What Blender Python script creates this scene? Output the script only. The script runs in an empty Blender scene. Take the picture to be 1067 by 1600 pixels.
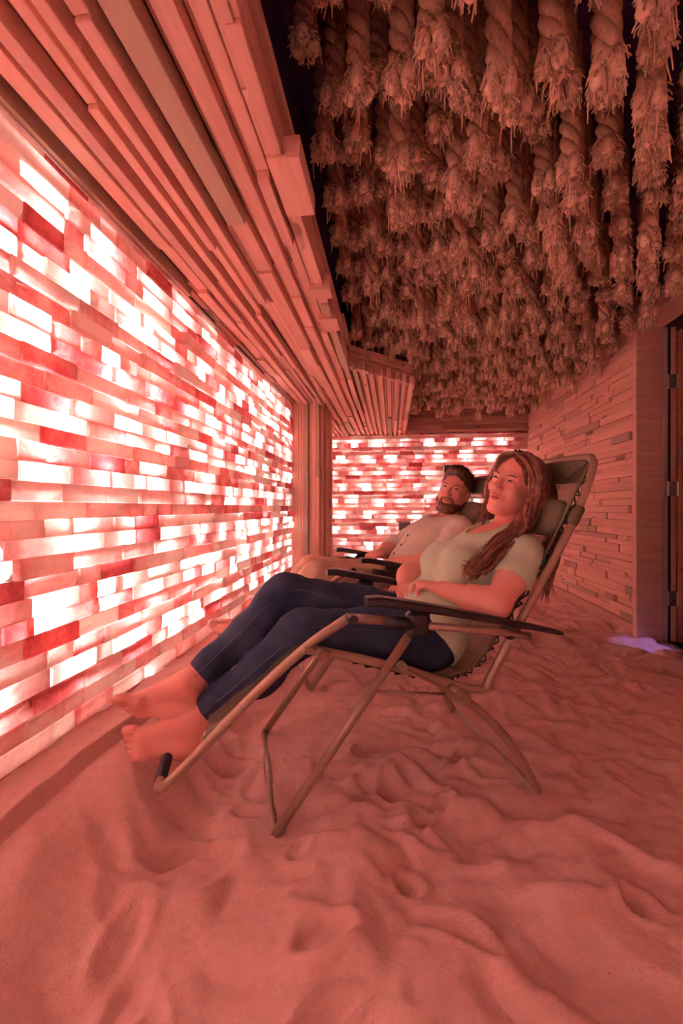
import bpy, math, random
import numpy as np
from mathutils import Vector, Matrix

S = bpy.context.scene
COL = S.collection
PI = math.pi

# ------------------------------------------------------------------ camera, world, exposure
CAM_H = 0.90
YAW = 6.5725                      # degrees the camera is turned to the left of the room's long axis
cam_d = bpy.data.cameras.new('camera')
cam = bpy.data.objects.new('camera', cam_d)
COL.objects.link(cam)
cam.location = (0, 0, CAM_H)
cam.rotation_euler = (math.radians(90), 0, math.radians(YAW))
cam_d.sensor_fit = 'VERTICAL'
cam_d.sensor_height = 36.0
cam_d.sensor_width = 24.0
cam_d.lens = 690.0 / 1600.0 * 36.0
cam_d.shift_y = -7.0 / 1600.0
cam_d.clip_start = 0.02
S.camera = cam

world = bpy.data.worlds.new('world')
S.world = world
world.use_nodes = True
world.node_tree.nodes['Background'].inputs[0].default_value = (0.30, 0.16, 0.34, 1)
world.node_tree.nodes['Background'].inputs[1].default_value = 0.05

vs = S.view_settings
vs.view_transform = 'Standard'
vs.look = 'None'
vs.gamma = 1.0
vs.use_curve_mapping = False
vs.exposure = 1.08
try:
    S.cycles.use_denoising = True
    S.cycles.max_bounces = 7
    S.cycles.glossy_bounces = 2
    S.cycles.caustics_reflective = False
    S.cycles.caustics_refractive = False
    S.cycles.diffuse_bounces = 5
    S.cycles.transparent_max_bounces = 12
except Exception:
    pass

BULB_W = 1.65                     # watts of each little bulb behind the salt bricks
BULB_COL = (0.93, 0.97, 1.0)

# ------------------------------------------------------------------ room dimensions (metres)
XL, XR, YB, YF = -1.00, 1.86, 6.35, -1.70
ZS = 1.93                         # underside of the slatted soffit
ZC = 2.66                         # ceiling the ropes hang from
ZROPE = 2.20

rng = random.Random(7)
nrng = np.random.RandomState(11)

# ------------------------------------------------------------------ helpers
def mesh_obj(name, verts, faces, mat=None, parent=None, loc=(0, 0, 0), rot=None, smooth=False, matrix=None):
    me = bpy.data.meshes.new(name)
    if isinstance(verts, np.ndarray):
        verts = verts.tolist()
    if isinstance(faces, np.ndarray):
        faces = faces.tolist()
    me.from_pydata(verts, [], faces)
    me.update()
    if mat is not None:
        me.materials.append(mat)
    if smooth:
        me.polygons.foreach_set('use_smooth', [True] * len(me.polygons))
    return link(name, me, parent, loc, rot, matrix)

def link(name, me, parent=None, loc=(0, 0, 0), rot=None, matrix=None):
    o = bpy.data.objects.new(name, me)
    COL.objects.link(o)
    if parent is not None:
        o.parent = parent
    if matrix is not None:
        o.matrix_local = matrix
    else:
        o.location = loc
        if rot is not None:
            o.rotation_euler = rot
    return o

def tag(o, label=None, cat=None, group=None, kind=None):
    if label: o['label'] = label
    if cat: o['category'] = cat
    if group: o['group'] = group
    if kind: o['kind'] = kind
    return o

def empty(name, loc=(0, 0, 0), rz=0.0):
    o = bpy.data.objects.new(name, None)
    COL.objects.link(o)
    o.location = loc
    o.rotation_euler = (0, 0, rz)
    o.empty_display_size = 0.1
    return o

class MB:
    """collects shapes for one mesh"""
    def __init__(s):
        s.v = []; s.f = []
    def add(s, v, f):
        n = len(s.v)
        s.v.extend([tuple(p) for p in v])
        s.f.extend([tuple(i + n for i in q) for q in f])
        return s
    def box(s, lo, hi):
        (a, b, c), (d, e, f) = lo, hi
        v = [(a, b, c), (d, b, c), (d, e, c), (a, e, c), (a, b, f), (d, b, f), (d, e, f), (a, e, f)]
        return s.add(v, [(0, 3, 2, 1), (4, 5, 6, 7), (0, 1, 5, 4), (1, 2, 6, 5), (2, 3, 7, 6), (3, 0, 4, 7)])
    def cbox(s, lo, hi, c=0.003):
        v, f = chamfer_box(lo, hi, c)
        return s.add(v, f)
    def tube(s, pts, r, n=10, cap=True):
        v, f = tube_geo(pts, r, n, cap)
        return s.add(v, f)
    def build(s, name, mat, parent=None, smooth=False, **k):
        return mesh_obj(name, s.v, s.f, mat, parent, smooth=smooth, **k)

def chamfer_box(lo, hi, c):
    lo = np.array(lo, float); hi = np.array(hi, float)
    c = min(c, 0.45 * float(np.min(hi - lo)))
    v = []
    idx = {}
    for sx in (0, 1):
        for sy in (0, 1):
            for sz in (0, 1):
                s = (sx, sy, sz)
                for ax in range(3):
                    p = [0, 0, 0]
                    for k in range(3):
                        base = lo[k] if s[k] == 0 else hi[k]
                        if k != ax:
                            base += c if s[k] == 0 else -c
                        p[k] = base
                    idx[(s, ax)] = len(v)
                    v.append(tuple(p))
    f = []
    for ax in range(3):                     # main faces
        o = [k for k in range(3) if k != ax]
        for sd in (0, 1):
            q = []
            for (a, b) in ((0, 0), (1, 0), (1, 1), (0, 1)):
                s = [0, 0, 0]; s[ax] = sd; s[o[0]] = a; s[o[1]] = b
                q.append(idx[(tuple(s), ax)])
            f.append(q)
    for ax in range(3):                     # edges along ax
        o = [k for k in range(3) if k != ax]
        for a in (0, 1):
            for b in (0, 1):
                s0 = [0, 0, 0]; s0[o[0]] = a; s0[o[1]] = b
                s1 = list(s0); s1[ax] = 1
                f.append([idx[(tuple(s0), o[0])], idx[(tuple(s1), o[0])], idx[(tuple(s1), o[1])], idx[(tuple(s0), o[1])]])
    for sx in (0, 1):
        for sy in (0, 1):
            for sz in (0, 1):
                s = (sx, sy, sz)
                f.append([idx[(s, 0)], idx[(s, 1)], idx[(s, 2)]])
    # orient every face away from the centre
    V = np.array(v); ctr = V.mean(0)
    out = []
    for q in f:
        P = V[q]
        nrm = np.cross(P[1] - P[0], P[2] - P[0])
        if np.dot(nrm, P.mean(0) - ctr) < 0:
            q = q[::-1]
        out.append(tuple(q))
    return v, out

def smooth_path(pts, per=6):
    P = np.array(pts, float)
    if len(P) < 3 or per <= 1:
        return P
    out = []
    ext = np.vstack([2 * P[0] - P[1], P, 2 * P[-1] - P[-2]])
    for i in range(1, len(ext) - 2):
        p0, p1, p2, p3 = ext[i - 1], ext[i], ext[i + 1], ext[i + 2]
        for t in np.linspace(0, 1, per, endpoint=False):
            out.append(0.5 * ((2 * p1) + (-p0 + p2) * t + (2 * p0 - 5 * p1 + 4 * p2 - p3) * t * t + (-p0 + 3 * p1 - 3 * p2 + p3) * t ** 3))
    out.append(P[-1])
    return np.array(out)

def frames(P):
    T = np.gradient(P, axis=0)
    T /= np.linalg.norm(T, axis=1)[:, None] + 1e-12
    up = np.array([0, 0, 1.0]) if abs(T[0][2]) < 0.9 else np.array([1.0, 0, 0])
    n = np.cross(T[0], up); n /= np.linalg.norm(n)
    N = [n]
    for i in range(1, len(P)):
        n = N[-1] - T[i] * np.dot(N[-1], T[i])
        n /= np.linalg.norm(n) + 1e-12
        N.append(n)
    N = np.array(N)
    return T, N, np.cross(T, N)

def tube_geo(pts, r, n=10, cap=True, flat=None):
    P = np.array(pts, float)
    R = np.full(len(P), r) if np.isscalar(r) else np.interp(np.linspace(0, 1, len(P)), np.linspace(0, 1, len(r)), r)
    T, N, B = frames(P)
    ang = np.linspace(0, 2 * PI, n, endpoint=False)
    ca, sa = np.cos(ang), np.sin(ang)
    if flat: sa = sa * flat
    V = P[:, None, :] + R[:, None, None] * (ca[None, :, None] * N[:, None, :] + sa[None, :, None] * B[:, None, :])
    V = V.reshape(-1, 3)
    f = []
    m = len(P)
    for i in range(m - 1):
        for j in range(n):
            k = (j + 1) % n
            f.append((i * n + j, i * n + k, (i + 1) * n + k, (i + 1) * n + j))
    if cap:
        f.append(tuple(range(n - 1, -1, -1)))
        f.append(tuple((m - 1) * n + j for j in range(n)))
    return V, f

# ---- smooth gradient noise (numpy)
_perm = nrng.permutation(256)
_grad = nrng.uniform(0, 2 * PI, 256)
def perlin(x, y, seed=0):
    xi = np.floor(x).astype(int); yi = np.floor(y).astype(int)
    xf = x - xi; yf = y - yi
    def g(ix, iy, dx, dy):
        hsh = _perm[(_perm[(ix + seed * 17) & 255] + iy + seed * 31) & 255]
        a = _grad[hsh]
        return np.cos(a) * dx + np.sin(a) * dy
    u = xf ** 3 * (xf * (xf * 6 - 15) + 10); v = yf ** 3 * (yf * (yf * 6 - 15) + 10)
    a = g(xi, yi, xf, yf); b = g(xi + 1, yi, xf - 1, yf)
    c = g(xi, yi + 1, xf, yf - 1); d = g(xi + 1, yi + 1, xf - 1, yf - 1)
    return (a + (b - a) * u) * (1 - v) + (c + (d - c) * u) * v

def sstep(a, b, x):
    t = np.clip((x - a) / (b - a), 0, 1)
    return t * t * (3 - 2 * t)

# ------------------------------------------------------------------ materials
def nodes(name):
    m = bpy.data.materials.new(name)
    m.use_nodes = True
    nt = m.node_tree
    b = nt.nodes['Principled BSDF']
    return m, nt, b

def ramp(nt, fac, stops):
    r = nt.nodes.new('ShaderNodeValToRGB')
    e = r.color_ramp.elements
    e[0].position, e[0].color = stops[0][0], (*stops[0][1], 1)
    e[1].position, e[1].color = stops[-1][0], (*stops[-1][1], 1)
    for p, c in stops[1:-1]:
        k = e.new(p); k.color = (*c, 1)
    nt.links.new(fac, r.inputs[0])
    return r.outputs[0]

def noise(nt, vec, scale, detail=4, rough=0.55, dist=0.0):
    n = nt.nodes.new('ShaderNodeTexNoise')
    n.inputs['Scale'].default_value = scale
    n.inputs['Detail'].default_value = detail
    n.inputs['Roughness'].default_value = rough
    n.inputs['Distortion'].default_value = dist
    if vec is not None: nt.links.new(vec, n.inputs['Vector'])
    return n.outputs['Fac']

def math_n(nt, op, a, b=None):
    m = nt.nodes.new('ShaderNodeMath'); m.operation = op
    for i, x in enumerate((a, b)):
        if x is None: continue
        if isinstance(x, (int, float)): m.inputs[i].default_value = x
        else: nt.links.new(x, m.inputs[i])
    return m.outputs[0]

def mixc(nt, fac, a, b, mode='MIX'):
    m = nt.nodes.new('ShaderNodeMix'); m.data_type = 'RGBA'; m.blend_type = mode
    if isinstance(fac, (int, float)): m.inputs[0].default_value = fac
    else: nt.links.new(fac, m.inputs[0])
    for i, x in ((6, a), (7, b)):
        if isinstance(x, tuple): m.inputs[i].default_value = (*x, 1)
        else: nt.links.new(x, m.inputs[i])
    return m.outputs[2]

def bump(nt, bsdf, hgt, strength, dist=0.01):
    b = nt.nodes.new('ShaderNodeBump')
    b.inputs['Strength'].default_value = strength
    b.inputs['Distance'].default_value = dist
    nt.links.new(hgt, b.inputs['Height'])
    nt.links.new(b.outputs[0], bsdf.inputs['Normal'])

def objcoord(nt, scale=(1, 1, 1), jitter=True):
    tc = nt.nodes.new('ShaderNodeTexCoord')
    mp = nt.nodes.new('ShaderNodeMapping')
    mp.inputs['Scale'].default_value = scale
    nt.links.new(tc.outputs['Object'], mp.inputs['Vector'])
    oi = nt.nodes.new('ShaderNodeObjectInfo')
    if jitter:
        k = math_n(nt, 'MULTIPLY', oi.outputs['Random'], 37.0)
        cb = nt.nodes.new('ShaderNodeCombineXYZ')
        for i in range(3): nt.links.new(k, cb.inputs[i])
        nt.links.new(cb.outputs[0], mp.inputs['Location'])
    return mp.outputs[0], oi.outputs['Random']

def geopos(nt, scale=(1, 1, 1)):
    g = nt.nodes.new('ShaderNodeNewGeometry')
    mp = nt.nodes.new('ShaderNodeMapping'); mp.inputs['Scale'].default_value = scale
    nt.links.new(g.outputs['Position'], mp.inputs['Vector'])
    return mp.outputs[0]

def wood_mat(name, lo, mid, hi, odd=(0.34, 0.31, 0.22), rough=0.62):
    m, nt, b = nodes(name)
    vec, rnd = objcoord(nt, (2.2, 26, 26))
    g = noise(nt, vec, 1.6, 5, 0.6, 0.6)
    grain = ramp(nt, g, [(0.28, lo), (0.5, mid), (0.72, hi)])
    tone = ramp(nt, rnd, [(0.0, (0.80, 0.78, 0.78)), (0.25, (0.94, 0.93, 0.93)), (0.7, (1.0, 1.0, 1.0)), (1.0, (1.08, 1.10, 1.08))])
    c = mixc(nt, 1.0, grain, tone, 'MULTIPLY')
    isodd = math_n(nt, 'GREATER_THAN', math_n(nt, 'FRACT', math_n(nt, 'MULTIPLY', rnd, 13.7)), 0.965)
    c = mixc(nt, math_n(nt, 'MULTIPLY', isodd, 0.75), c, odd)
    # knots
    v2, _ = objcoord(nt, (3.0, 9, 9))
    kn = noise(nt, v2, 1.3, 1, 0.4)
    c = mixc(nt, ramp(nt, kn, [(0.735, (0, 0, 0)), (0.78, (1, 1, 1))]), c, tuple(x * 0.38 for x in lo))
    nt.links.new(c, b.inputs['Base Color'])
    b.inputs['Roughness'].default_value = rough
    bump(nt, b, g, 0.25, 0.002)
    return m

def plain(name, col, rough=0.5, metal=0.0, var=0.12, scale=30, bmp=0.0):
    m, nt, b = nodes(name)
    vec, rnd = objcoord(nt)
    n = noise(nt, vec, scale, 4)
    c = ramp(nt, n, [(0.25, tuple(x * (1 - var) for x in col)), (0.75, tuple(min(1, x * (1 + var)) for x in col))])
    nt.links.new(c, b.inputs['Base Color'])
    b.inputs['Roughness'].default_value = rough
    b.inputs['Metallic'].default_value = metal
    if bmp: bump(nt, b, n, bmp, 0.003)
    return m

def salt_mat():
    m, nt, b = nodes('salt_brick')
    pos = geopos(nt)
    oi = nt.nodes.new('ShaderNodeObjectInfo')
    at = nt.nodes.new('ShaderNodeAttribute'); at.attribute_name = 'tone'
    t = at.outputs['Fac']
    n1 = noise(nt, pos, 5.5, 5, 0.6, 0.8)
    n2 = noise(nt, pos, 34, 5, 0.62, 1.0)
    k = math_n(nt, 'ADD', math_n(nt, 'MULTIPLY', n1, 0.62), math_n(nt, 'MULTIPLY', t, 0.62))
    k = math_n(nt, 'ADD', k, math_n(nt, 'MULTIPLY', math_n(nt, 'SUBTRACT', n2, 0.5), 0.35))
    trans = ramp(nt, k, [(0.18, (0.34, 0.040, 0.04)), (0.38, (0.74, 0.095, 0.095)), (0.53, (0.90, 0.28, 0.25)), (0.69, (0.95, 0.49, 0.42)), (0.95, (1.0, 0.70, 0.60))])
    front = ramp(nt, k, [(0.15, (0.38, 0.13, 0.14)), (0.38, (0.58, 0.24, 0.23)), (0.66, (0.72, 0.40, 0.36)), (0.95, (0.80, 0.54, 0.49))])
    # dark mineral specks and streaks
    sp = ramp(nt, noise(nt, pos, 19, 6, 0.7, 1.5), [(0.66, (0, 0, 0)), (0.78, (1, 1, 1))])
    trans = mixc(nt, math_n(nt, 'MULTIPLY', sp, 0.7), trans, (0.42, 0.06, 0.06))
    front = mixc(nt, math_n(nt, 'MULTIPLY', sp, 0.6), front, (0.34, 0.14, 0.11))
    nt.nodes.remove(b)
    d = nt.nodes.new('ShaderNodeBsdfDiffuse'); nt.links.new(front, d.inputs[0])
    tr = nt.nodes.new('ShaderNodeBsdfTranslucent'); nt.links.new(trans, tr.inputs[0])
    bp = nt.nodes.new('ShaderNodeBump'); bp.inputs['Strength'].default_value = 0.5; bp.inputs['Distance'].default_value = 0.004
    nt.links.new(n2, bp.inputs['Height']); nt.links.new(bp.outputs[0], d.inputs['Normal'])
    mx = nt.nodes.new('ShaderNodeMixShader'); mx.inputs[0].default_value = 0.62
    nt.links.new(d.outputs[0], mx.inputs[1]); nt.links.new(tr.outputs[0], mx.inputs[2])
    nt.links.new(mx.outputs[0], nt.nodes['Material Output'].inputs['Surface'])
    return m

M = {}
M['wood'] = wood_mat('cedar_slat', (0.66, 0.41, 0.33), (0.74, 0.48, 0.39), (0.80, 0.54, 0.45))
M['wood_dark'] = wood_mat('aged_board', (0.42, 0.25, 0.21), (0.52, 0.32, 0.26), (0.60, 0.40, 0.33))
M['backing'] = plain('dark_backing', (0.12, 0.06, 0.08), 0.9)
M['ceil'] = plain('shade_purple_ceiling', (0.11, 0.05, 0.20), 0.95)  # purple of the shadows among the ropes is put into this colour
M['cavity'] = plain('wall_cavity', (0.20, 0.12, 0.10), 0.9)
M['salt'] = salt_mat()
M['plaster'] = plain('rear_wall', (0.50, 0.36, 0.30), 0.9)

# sand
m, nt, b = nodes('salt_sand')
pos = geopos(nt)
fine = noise(nt, pos, 260, 3, 0.7)
mid_ = noise(nt, pos, 38, 4, 0.6)
big = noise(nt, pos, 3.0, 3, 0.5)
c = ramp(nt, math_n(nt, 'ADD', math_n(nt, 'MULTIPLY', fine, 0.45), math_n(nt, 'MULTIPLY', mid_, 0.55)),
         [(0.28, (0.68, 0.47, 0.42)), (0.5, (0.80, 0.58, 0.53)), (0.72, (0.88, 0.68, 0.62))])
c = mixc(nt, math_n(nt, 'MULTIPLY', big, 0.25), c, (0.74, 0.50, 0.44))
speck = ramp(nt, noise(nt, pos, 70, 1, 0.4), [(0.80, (0, 0, 0)), (0.83, (1, 1, 1))])
c = mixc(nt, math_n(nt, 'MULTIPLY', speck, 0.55), c, (0.30, 0.13, 0.10))
nt.links.new(c, b.inputs['Base Color'])
b.inputs['Roughness'].default_value = 0.95
b.inputs['Specular IOR Level'].default_value = 0.1
bump(nt, b, math_n(nt, 'ADD', math_n(nt, 'MULTIPLY', fine, 0.4), mid_), 0.55, 0.006)
M['sand'] = m

# ------------------------------------------------------------------ floor of loose salt
def sand_z(X, Y):
    base = -0.08 * sstep(0.5, 1.7, X)
    bank = 0.15 * sstep(-0.50, -0.86, X) + 0.045 * sstep(-0.865 + 0.02 * perlin(Y * 3.1, Y * 0, 3), -0.885 + 0.02 * perlin(Y * 3.1, Y * 0, 3), X)
    return base + bank

def chair_frame(O, th):
    c, s_ = math.cos(th), math.sin(th)
    return np.array([-c, -s_, 0.0]), np.array([-s_, c, 0.0])

TH = math.radians(19.5)
UU, VV = chair_frame(None, TH)
O1 = np.array([-0.038, 1.574, 0.0])
O2 = O1 - 0.24 * UU + 0.93 * VV

nx, ny = 250, 640
gx = np.concatenate([np.linspace(XL - 0.06, -0.92, 8, endpoint=False), np.linspace(-0.92, -0.82, 26, endpoint=False), np.linspace(-0.82, XR + 0.06, 270)])
nx = len(gx)
gy = np.concatenate([np.linspace(YF, 0.35, 40, endpoint=False), np.linspace(0.35, 3.2, 330, endpoint=False), np.linspace(3.2, YB + 0.06, 170)])
ny = len(gy)
GX, GY = np.meshgrid(gx, gy, indexing='ij')
wx = GX + 0.075 * perlin(GX * 4.3, GY * 4.3, 1) + 0.045 * perlin(GX * 10, GY * 10, 5)
wy = GY + 0.075 * perlin(GX * 4.3 + 9, GY * 4.3, 2) + 0.045 * perlin(GX * 10, GY * 10 + 4, 6)
rough_ = 0.80 + 0.55 * sstep(-0.25, 0.35, perlin(GX * 1.7, GY * 1.7, 12))
lump = 0.022 * perlin(wx * 2.6, wy * 3.2, 3) + rough_ * (0.050 * perlin(wx * 4.8, wy * 6.2, 4) + 0.019 * perlin(wx * 11, wy * 13, 10))
ridge = 1 - np.abs(perlin(wx * 4.2 + 3, wy * 5.2, 7)) * 3.0
lump += 0.016 * rough_ * np.clip(ridge, 0, 1) ** 1.5
lump += 0.0025 * perlin(GX * 28, GY * 28, 8)
# foot dents and drag marks
for i in range(130):
    dx0, dy0 = rng.uniform(-0.75, 1.7), rng.uniform(0.45, 4.6)
    a = rng.uniform(0, PI); L = rng.uniform(0.03, 0.085); Wd = rng.uniform(0.020, 0.038); dp = rng.uniform(0.010, 0.026)
    ex = (GX - dx0) * math.cos(a) + (GY - dy0) * math.sin(a); ey = -(GX - dx0) * math.sin(a) + (GY - dy0) * math.cos(a)
    ey = ey + 3.0 * rng.uniform(-1, 1) * ex * ex
    q = np.sqrt((ex / L) ** 2 + (ey / Wd) ** 2)
    lump += -dp * sstep(1.3, 0.5, q) + 0.4 * dp * np.exp(-((q - 1.4) / 0.35) ** 2)
calm = 0.18 + 0.82 * sstep(-0.88, -0.60, GX)
Zs = sand_z(GX, GY) + lump * calm
# the sand lies level where the chair tubes rest on it
for OO in (O1, O2):
    for sx in (0.40, -0.42):
        for w in np.linspace(-0.28, 0.28, 9):
            p = OO + sx * UU + w * VV
            g = np.exp(-((GX - p[0]) ** 2 + (GY - p[1]) ** 2) / 0.055 ** 2)
            lev = 0.003 if abs(w) > 0.25 else 0.010 + 0.006 * math.sin(w * 23 + sx * 9)
            Zs = Zs * (1 - g) + lev * g
V = np.stack([GX, GY, Zs], -1).reshape(-1, 3)
I = np.arange(nx * ny).reshape(nx, ny)
Fq = np.stack([I[:-1, :-1], I[1:, :-1], I[1:, 1:], I[:-1, 1:]], -1).reshape(-1, 4)
floor = mesh_obj('floor', V, Fq, M['sand'], smooth=True)
tag(floor, 'rumpled floor of loose pink salt with footprints', 'floor', kind='structure')

# ------------------------------------------------------------------ salt brick walls, lit by bulbs behind the bricks
def brick_geo(L, H, D, r):
    """open-backed block: length on x, height on z, front towards -y; its back is open to the lamps"""
    nxs = 4 if L > 0.13 else 3
    xs = np.linspace(-L / 2, L / 2, nxs); zs = np.array([-H / 2, 0.0, H / 2])
    v = []; f = []
    ch = 0.0035
    for i, x in enumerate(xs):
        for j, z in enumerate(zs):
            ex = i in (0, nxs - 1); ez = j in (0, 2)
            y = r.uniform(-0.0018, 0.0018)
            px = x + (0 if not ex else (ch if i == 0 else -ch)) + r.uniform(-.001, .001)
            pz = z + (0 if not ez else (ch if j == 0 else -ch)) + r.uniform(-.0012, .0012)
            if ex and ez and r.random() < 0.12:
                y += 0.008; px -= math.copysign(0.004, x); pz -= math.copysign(0.004, z)
            v.append((px, y, pz))
    for i in range(nxs - 1):
        for j in range(2):
            a = i * 3 + j
            f.append((a, a + 3, a + 4, a + 1))
    ring = [i * 3 for i in range(nxs)] + [(nxs - 1) * 3 + 1] + [i * 3 + 2 for i in range(nxs - 1, -1, -1)] + [1]
    n0 = len(v)
    for k in ring:
        x, y, z = v[k]
        i, j = divmod(k, 3)
        X = xs[i]; Z = zs[j]
        v.append((X, 0.0045, Z))
    for k in ring:
        i, j = divmod(k, 3)
        v.append((xs[i], D, zs[j]))
    m_ = len(ring)
    for k in range(m_):
        q = (k + 1) % m_
        f.append((ring[q], ring[k], n0 + k, n0 + q))
        f.append((n0 + q, n0 + k, n0 + m_ + k, n0 + m_ + q))
    return v, f

def set_tone(me, vals):
    a = me.attributes.new('tone', 'FLOAT', 'FACE')
    a.data.foreach_set('value', vals)

def brick_wall(root, org, ax, nrm, length, z0, z1, course, r, individuals, keep):
    """courses of bricks; the most visible ones become separate objects, the rest one joined part"""
    ax = np.array(ax, float); nrm = np.array(nrm, float)
    specs = []
    z = z0; row = 0
    while z < z1 - 0.02:
        H = min(course * r.uniform(0.93, 1.07), z1 - z)
        t = -r.uniform(0.0, 0.2)
        while t < length:
            L = r.choice([0.10, 0.14, 0.19, 0.20, 0.20, 0.22, 0.27])
            L *= r.uniform(0.93, 1.07)
            t1 = min(t + L, length)
            a0 = max(t, 0)
            if t1 - a0 > 0.02:
                out = r.choice([0, 0, 0, 0.003, 0.006, -0.003, 0.010]) + r.uniform(-.002, .002)
                if r.random() < 0.04: out += 0.018
                tone = min(1, max(0, r.gauss(0.54, 0.27)))
                c = np.array(org, float) + ax * (a0 + t1) / 2 + nrm * out
                c[2] = z + H / 2
                specs.append((c, t1 - a0, H, tone, out))
            t = t1
        z += H
        row += 1
    order = sorted(range(len(specs)), key=lambda i: keep(specs[i][0], specs[i][1]))
    ind = set(order[:individuals])
    R_ = Matrix(((ax[0], -nrm[0], 0), (ax[1], -nrm[1], 0), (0, 0, 1)))
    rest = MB(); tones = []
    for i, (c, L, H, tone, out) in enumerate(specs):
        v, f = brick_geo(L, H, 0.022 + out, r)
        if i in ind:
            o = mesh_obj('brick', v, f, M['salt'], root, matrix=Matrix.Translation(Vector(c)) @ R_.to_4x4())
            set_tone(o.data, [tone] * len(f))
        else:
            P = np.array(v)
            W = c + P[:, :1] * ax + P[:, 1:2] * (-nrm) + P[:, 2:] * np.array([0, 0, 1.0])
            rest.add(W, f); tones += [tone] * len(f)
    if rest.v:
        o = rest.build('brick_courses', M['salt'], root)
        set_tone(o.data, tones)
        o['kind'] = 'stuff'
    return len(specs)

wall_left = MB().box((XL - 0.16, YF, -0.1), (XL - 0.125, YB, ZC)).build('wall_left', M['cavity'])
tag(wall_left, 'long wall of glowing backlit pink salt bricks', 'wall', kind='structure')
wall_back = MB().box((XL - 0.16, YB + 0.125, -0.1), (XR + 0.2, YB + 0.16, ZC)).build('wall_back', M['cavity'])
tag(wall_back, 'end wall of backlit salt bricks below a band of boards', 'wall', kind='structure')

wall_front = MB().box((XL - 0.16, YF - 0.16, -0.1), (XR + 0.2, YF - 0.125, ZC)).build('wall_front', M['cavity'])  # unseen; its glowing bricks are added to light surfaces facing the camera
tag(wall_front, 'unseen backlit salt brick wall added behind the camera to light the room', 'wall', kind='structure')

def cam_key(c, L):
    d = c - np.array([0, 0, CAM_H])
    a = math.radians(YAW)
    zc = -d[0] * math.sin(a) + d[1] * math.cos(a); xc = d[0] * math.cos(a) + d[1] * math.sin(a)
    if zc < 0.2: return 1e6
    x = xc / zc * 690; y = d[2] / zc * 690
    if abs(x) > 545 or abs(y) > 810: return 1e5
    return zc
n1 = brick_wall(wall_left, (XL, YF, 0), (0, 1, 0), (1, 0, 0), YB - YF, 0.04, ZS + 0.01, 0.0545, random.Random(3), 300, cam_key)
def back_key(c, L):
    return -c[2] if c[0] > -0.95 else 1e3
n2 = brick_wall(wall_back, (XL, YB, 0), (1, 0, 0), (0, -1, 0), XR - XL, 0.0, ZS + 0.031, 0.0565, random.Random(5), 300, back_key)

brick_wall(wall_front, (XR, YF, 0), (-1, 0, 0), (0, 1, 0), XR - XL, 0.0, ZS + 0.005, 0.0565, random.Random(6), 0, back_key)

br = random.Random(21)
def bulb(loc, k=1.0):
    ld = bpy.data.lights.new('salt_wall_bulb', 'POINT')
    ld.energy = k * BULB_W * br.choice([0.5, 0.75, 1.0, 1.1, 1.3, 1.45]); ld.color = BULB_COL; ld.shadow_soft_size = 0.012
    o = bpy.data.objects.new('salt_wall_bulb', ld); COL.objects.link(o); o.location = loc
row = 0
z = 0.17
while z < ZS - 0.03:
    y = YF + 0.15 + (0.15 if row % 2 else 0)
    while y < YB - 0.05:
        bulb((XL - 0.042, y + br.uniform(-.045, .045), z + br.uniform(-.03, .03)))
        y += 0.30
    x = XL + 0.12 + (0.17 if row % 2 else 0)
    while x < XR - 0.05:
        bulb((x + br.uniform(-.03, .03), YB + 0.046, z + br.uniform(-.02, .02)), 0.62)
        if row % 2: bulb((x + br.uniform(-.03, .03), YF - 0.044, z + br.uniform(-.02, .02)))  # bulbs of the added wall behind the camera
        x += 0.345
    z += 0.205
    row += 1
# cavity tops
MB().box((XL - 0.16, YF, ZS + 0.016), (XL - 0.0, YB, ZS + 0.03)).build('cavity_lid', M['cavity'], wall_left)
MB().box((XL - 0.16, YB + 0.0, ZS + 0.011), (XR + 0.1, YB + 0.16, ZS + 0.026)).build('cavity_lid', M['cavity'], wall_back)

MB().box((XL - 0.16, YF - 0.16, ZS + 0.011), (XR + 0.1, YF, ZC)).build('cavity_lid', M['plaster'], wall_front)
# ------------------------------------------------------------------ ceiling and rear of the room
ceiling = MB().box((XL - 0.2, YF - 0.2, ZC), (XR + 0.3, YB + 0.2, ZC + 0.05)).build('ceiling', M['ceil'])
tag(ceiling, 'ceiling coloured in shadow purple, hidden behind hanging ropes', 'ceiling', kind='structure')
# ------------------------------------------------------------------ slats
def board(parent, name, mat, p0, p1, up, out, wid, thick):
    """a board whose face centre line runs p0 -> p1; 'up' is its width axis, 'out' its thickness axis (face outward)"""
    p0 = np.array(p0, float); p1 = np.array(p1, float)
    L = np.linalg.norm(p1 - p0); ax = (p1 - p0) / L
    up = np.array(up, float); out = np.array(out, float)
    v, f = chamfer_box((-L / 2, -wid / 2, -thick), (L / 2, wid / 2, 0), 0.0022)
    c = (p0 + p1) / 2
    Mx = Matrix(((ax[0], up[0], out[0], c[0]), (ax[1], up[1], out[1], c[1]), (ax[2], up[2], out[2], c[2]), (0, 0, 0, 1)))
    if Mx.to_3x3().determinant() < 0:
        Mx = Mx @ Matrix.Diagonal((1, -1, 1, 1))
        f = [q[::-1] for q in f]
        Mx2 = Mx
        # mirror handled by flipping the mesh instead of the matrix
        v = [(x, -y, z) for (x, y, z) in v]
        Mx = Matrix(((ax[0], -up[0], out[0], c[0]), (ax[1], -up[1], out[1], c[1]), (ax[2], -up[2], out[2], c[2]), (0, 0, 0, 1)))
        v = [(x, -y, z) for (x, y, z) in v]
        f = [q[::-1] for q in f]
    return mesh_obj(name, v, f, mat, parent, matrix=Mx)

sr = random.Random(42)
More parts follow.
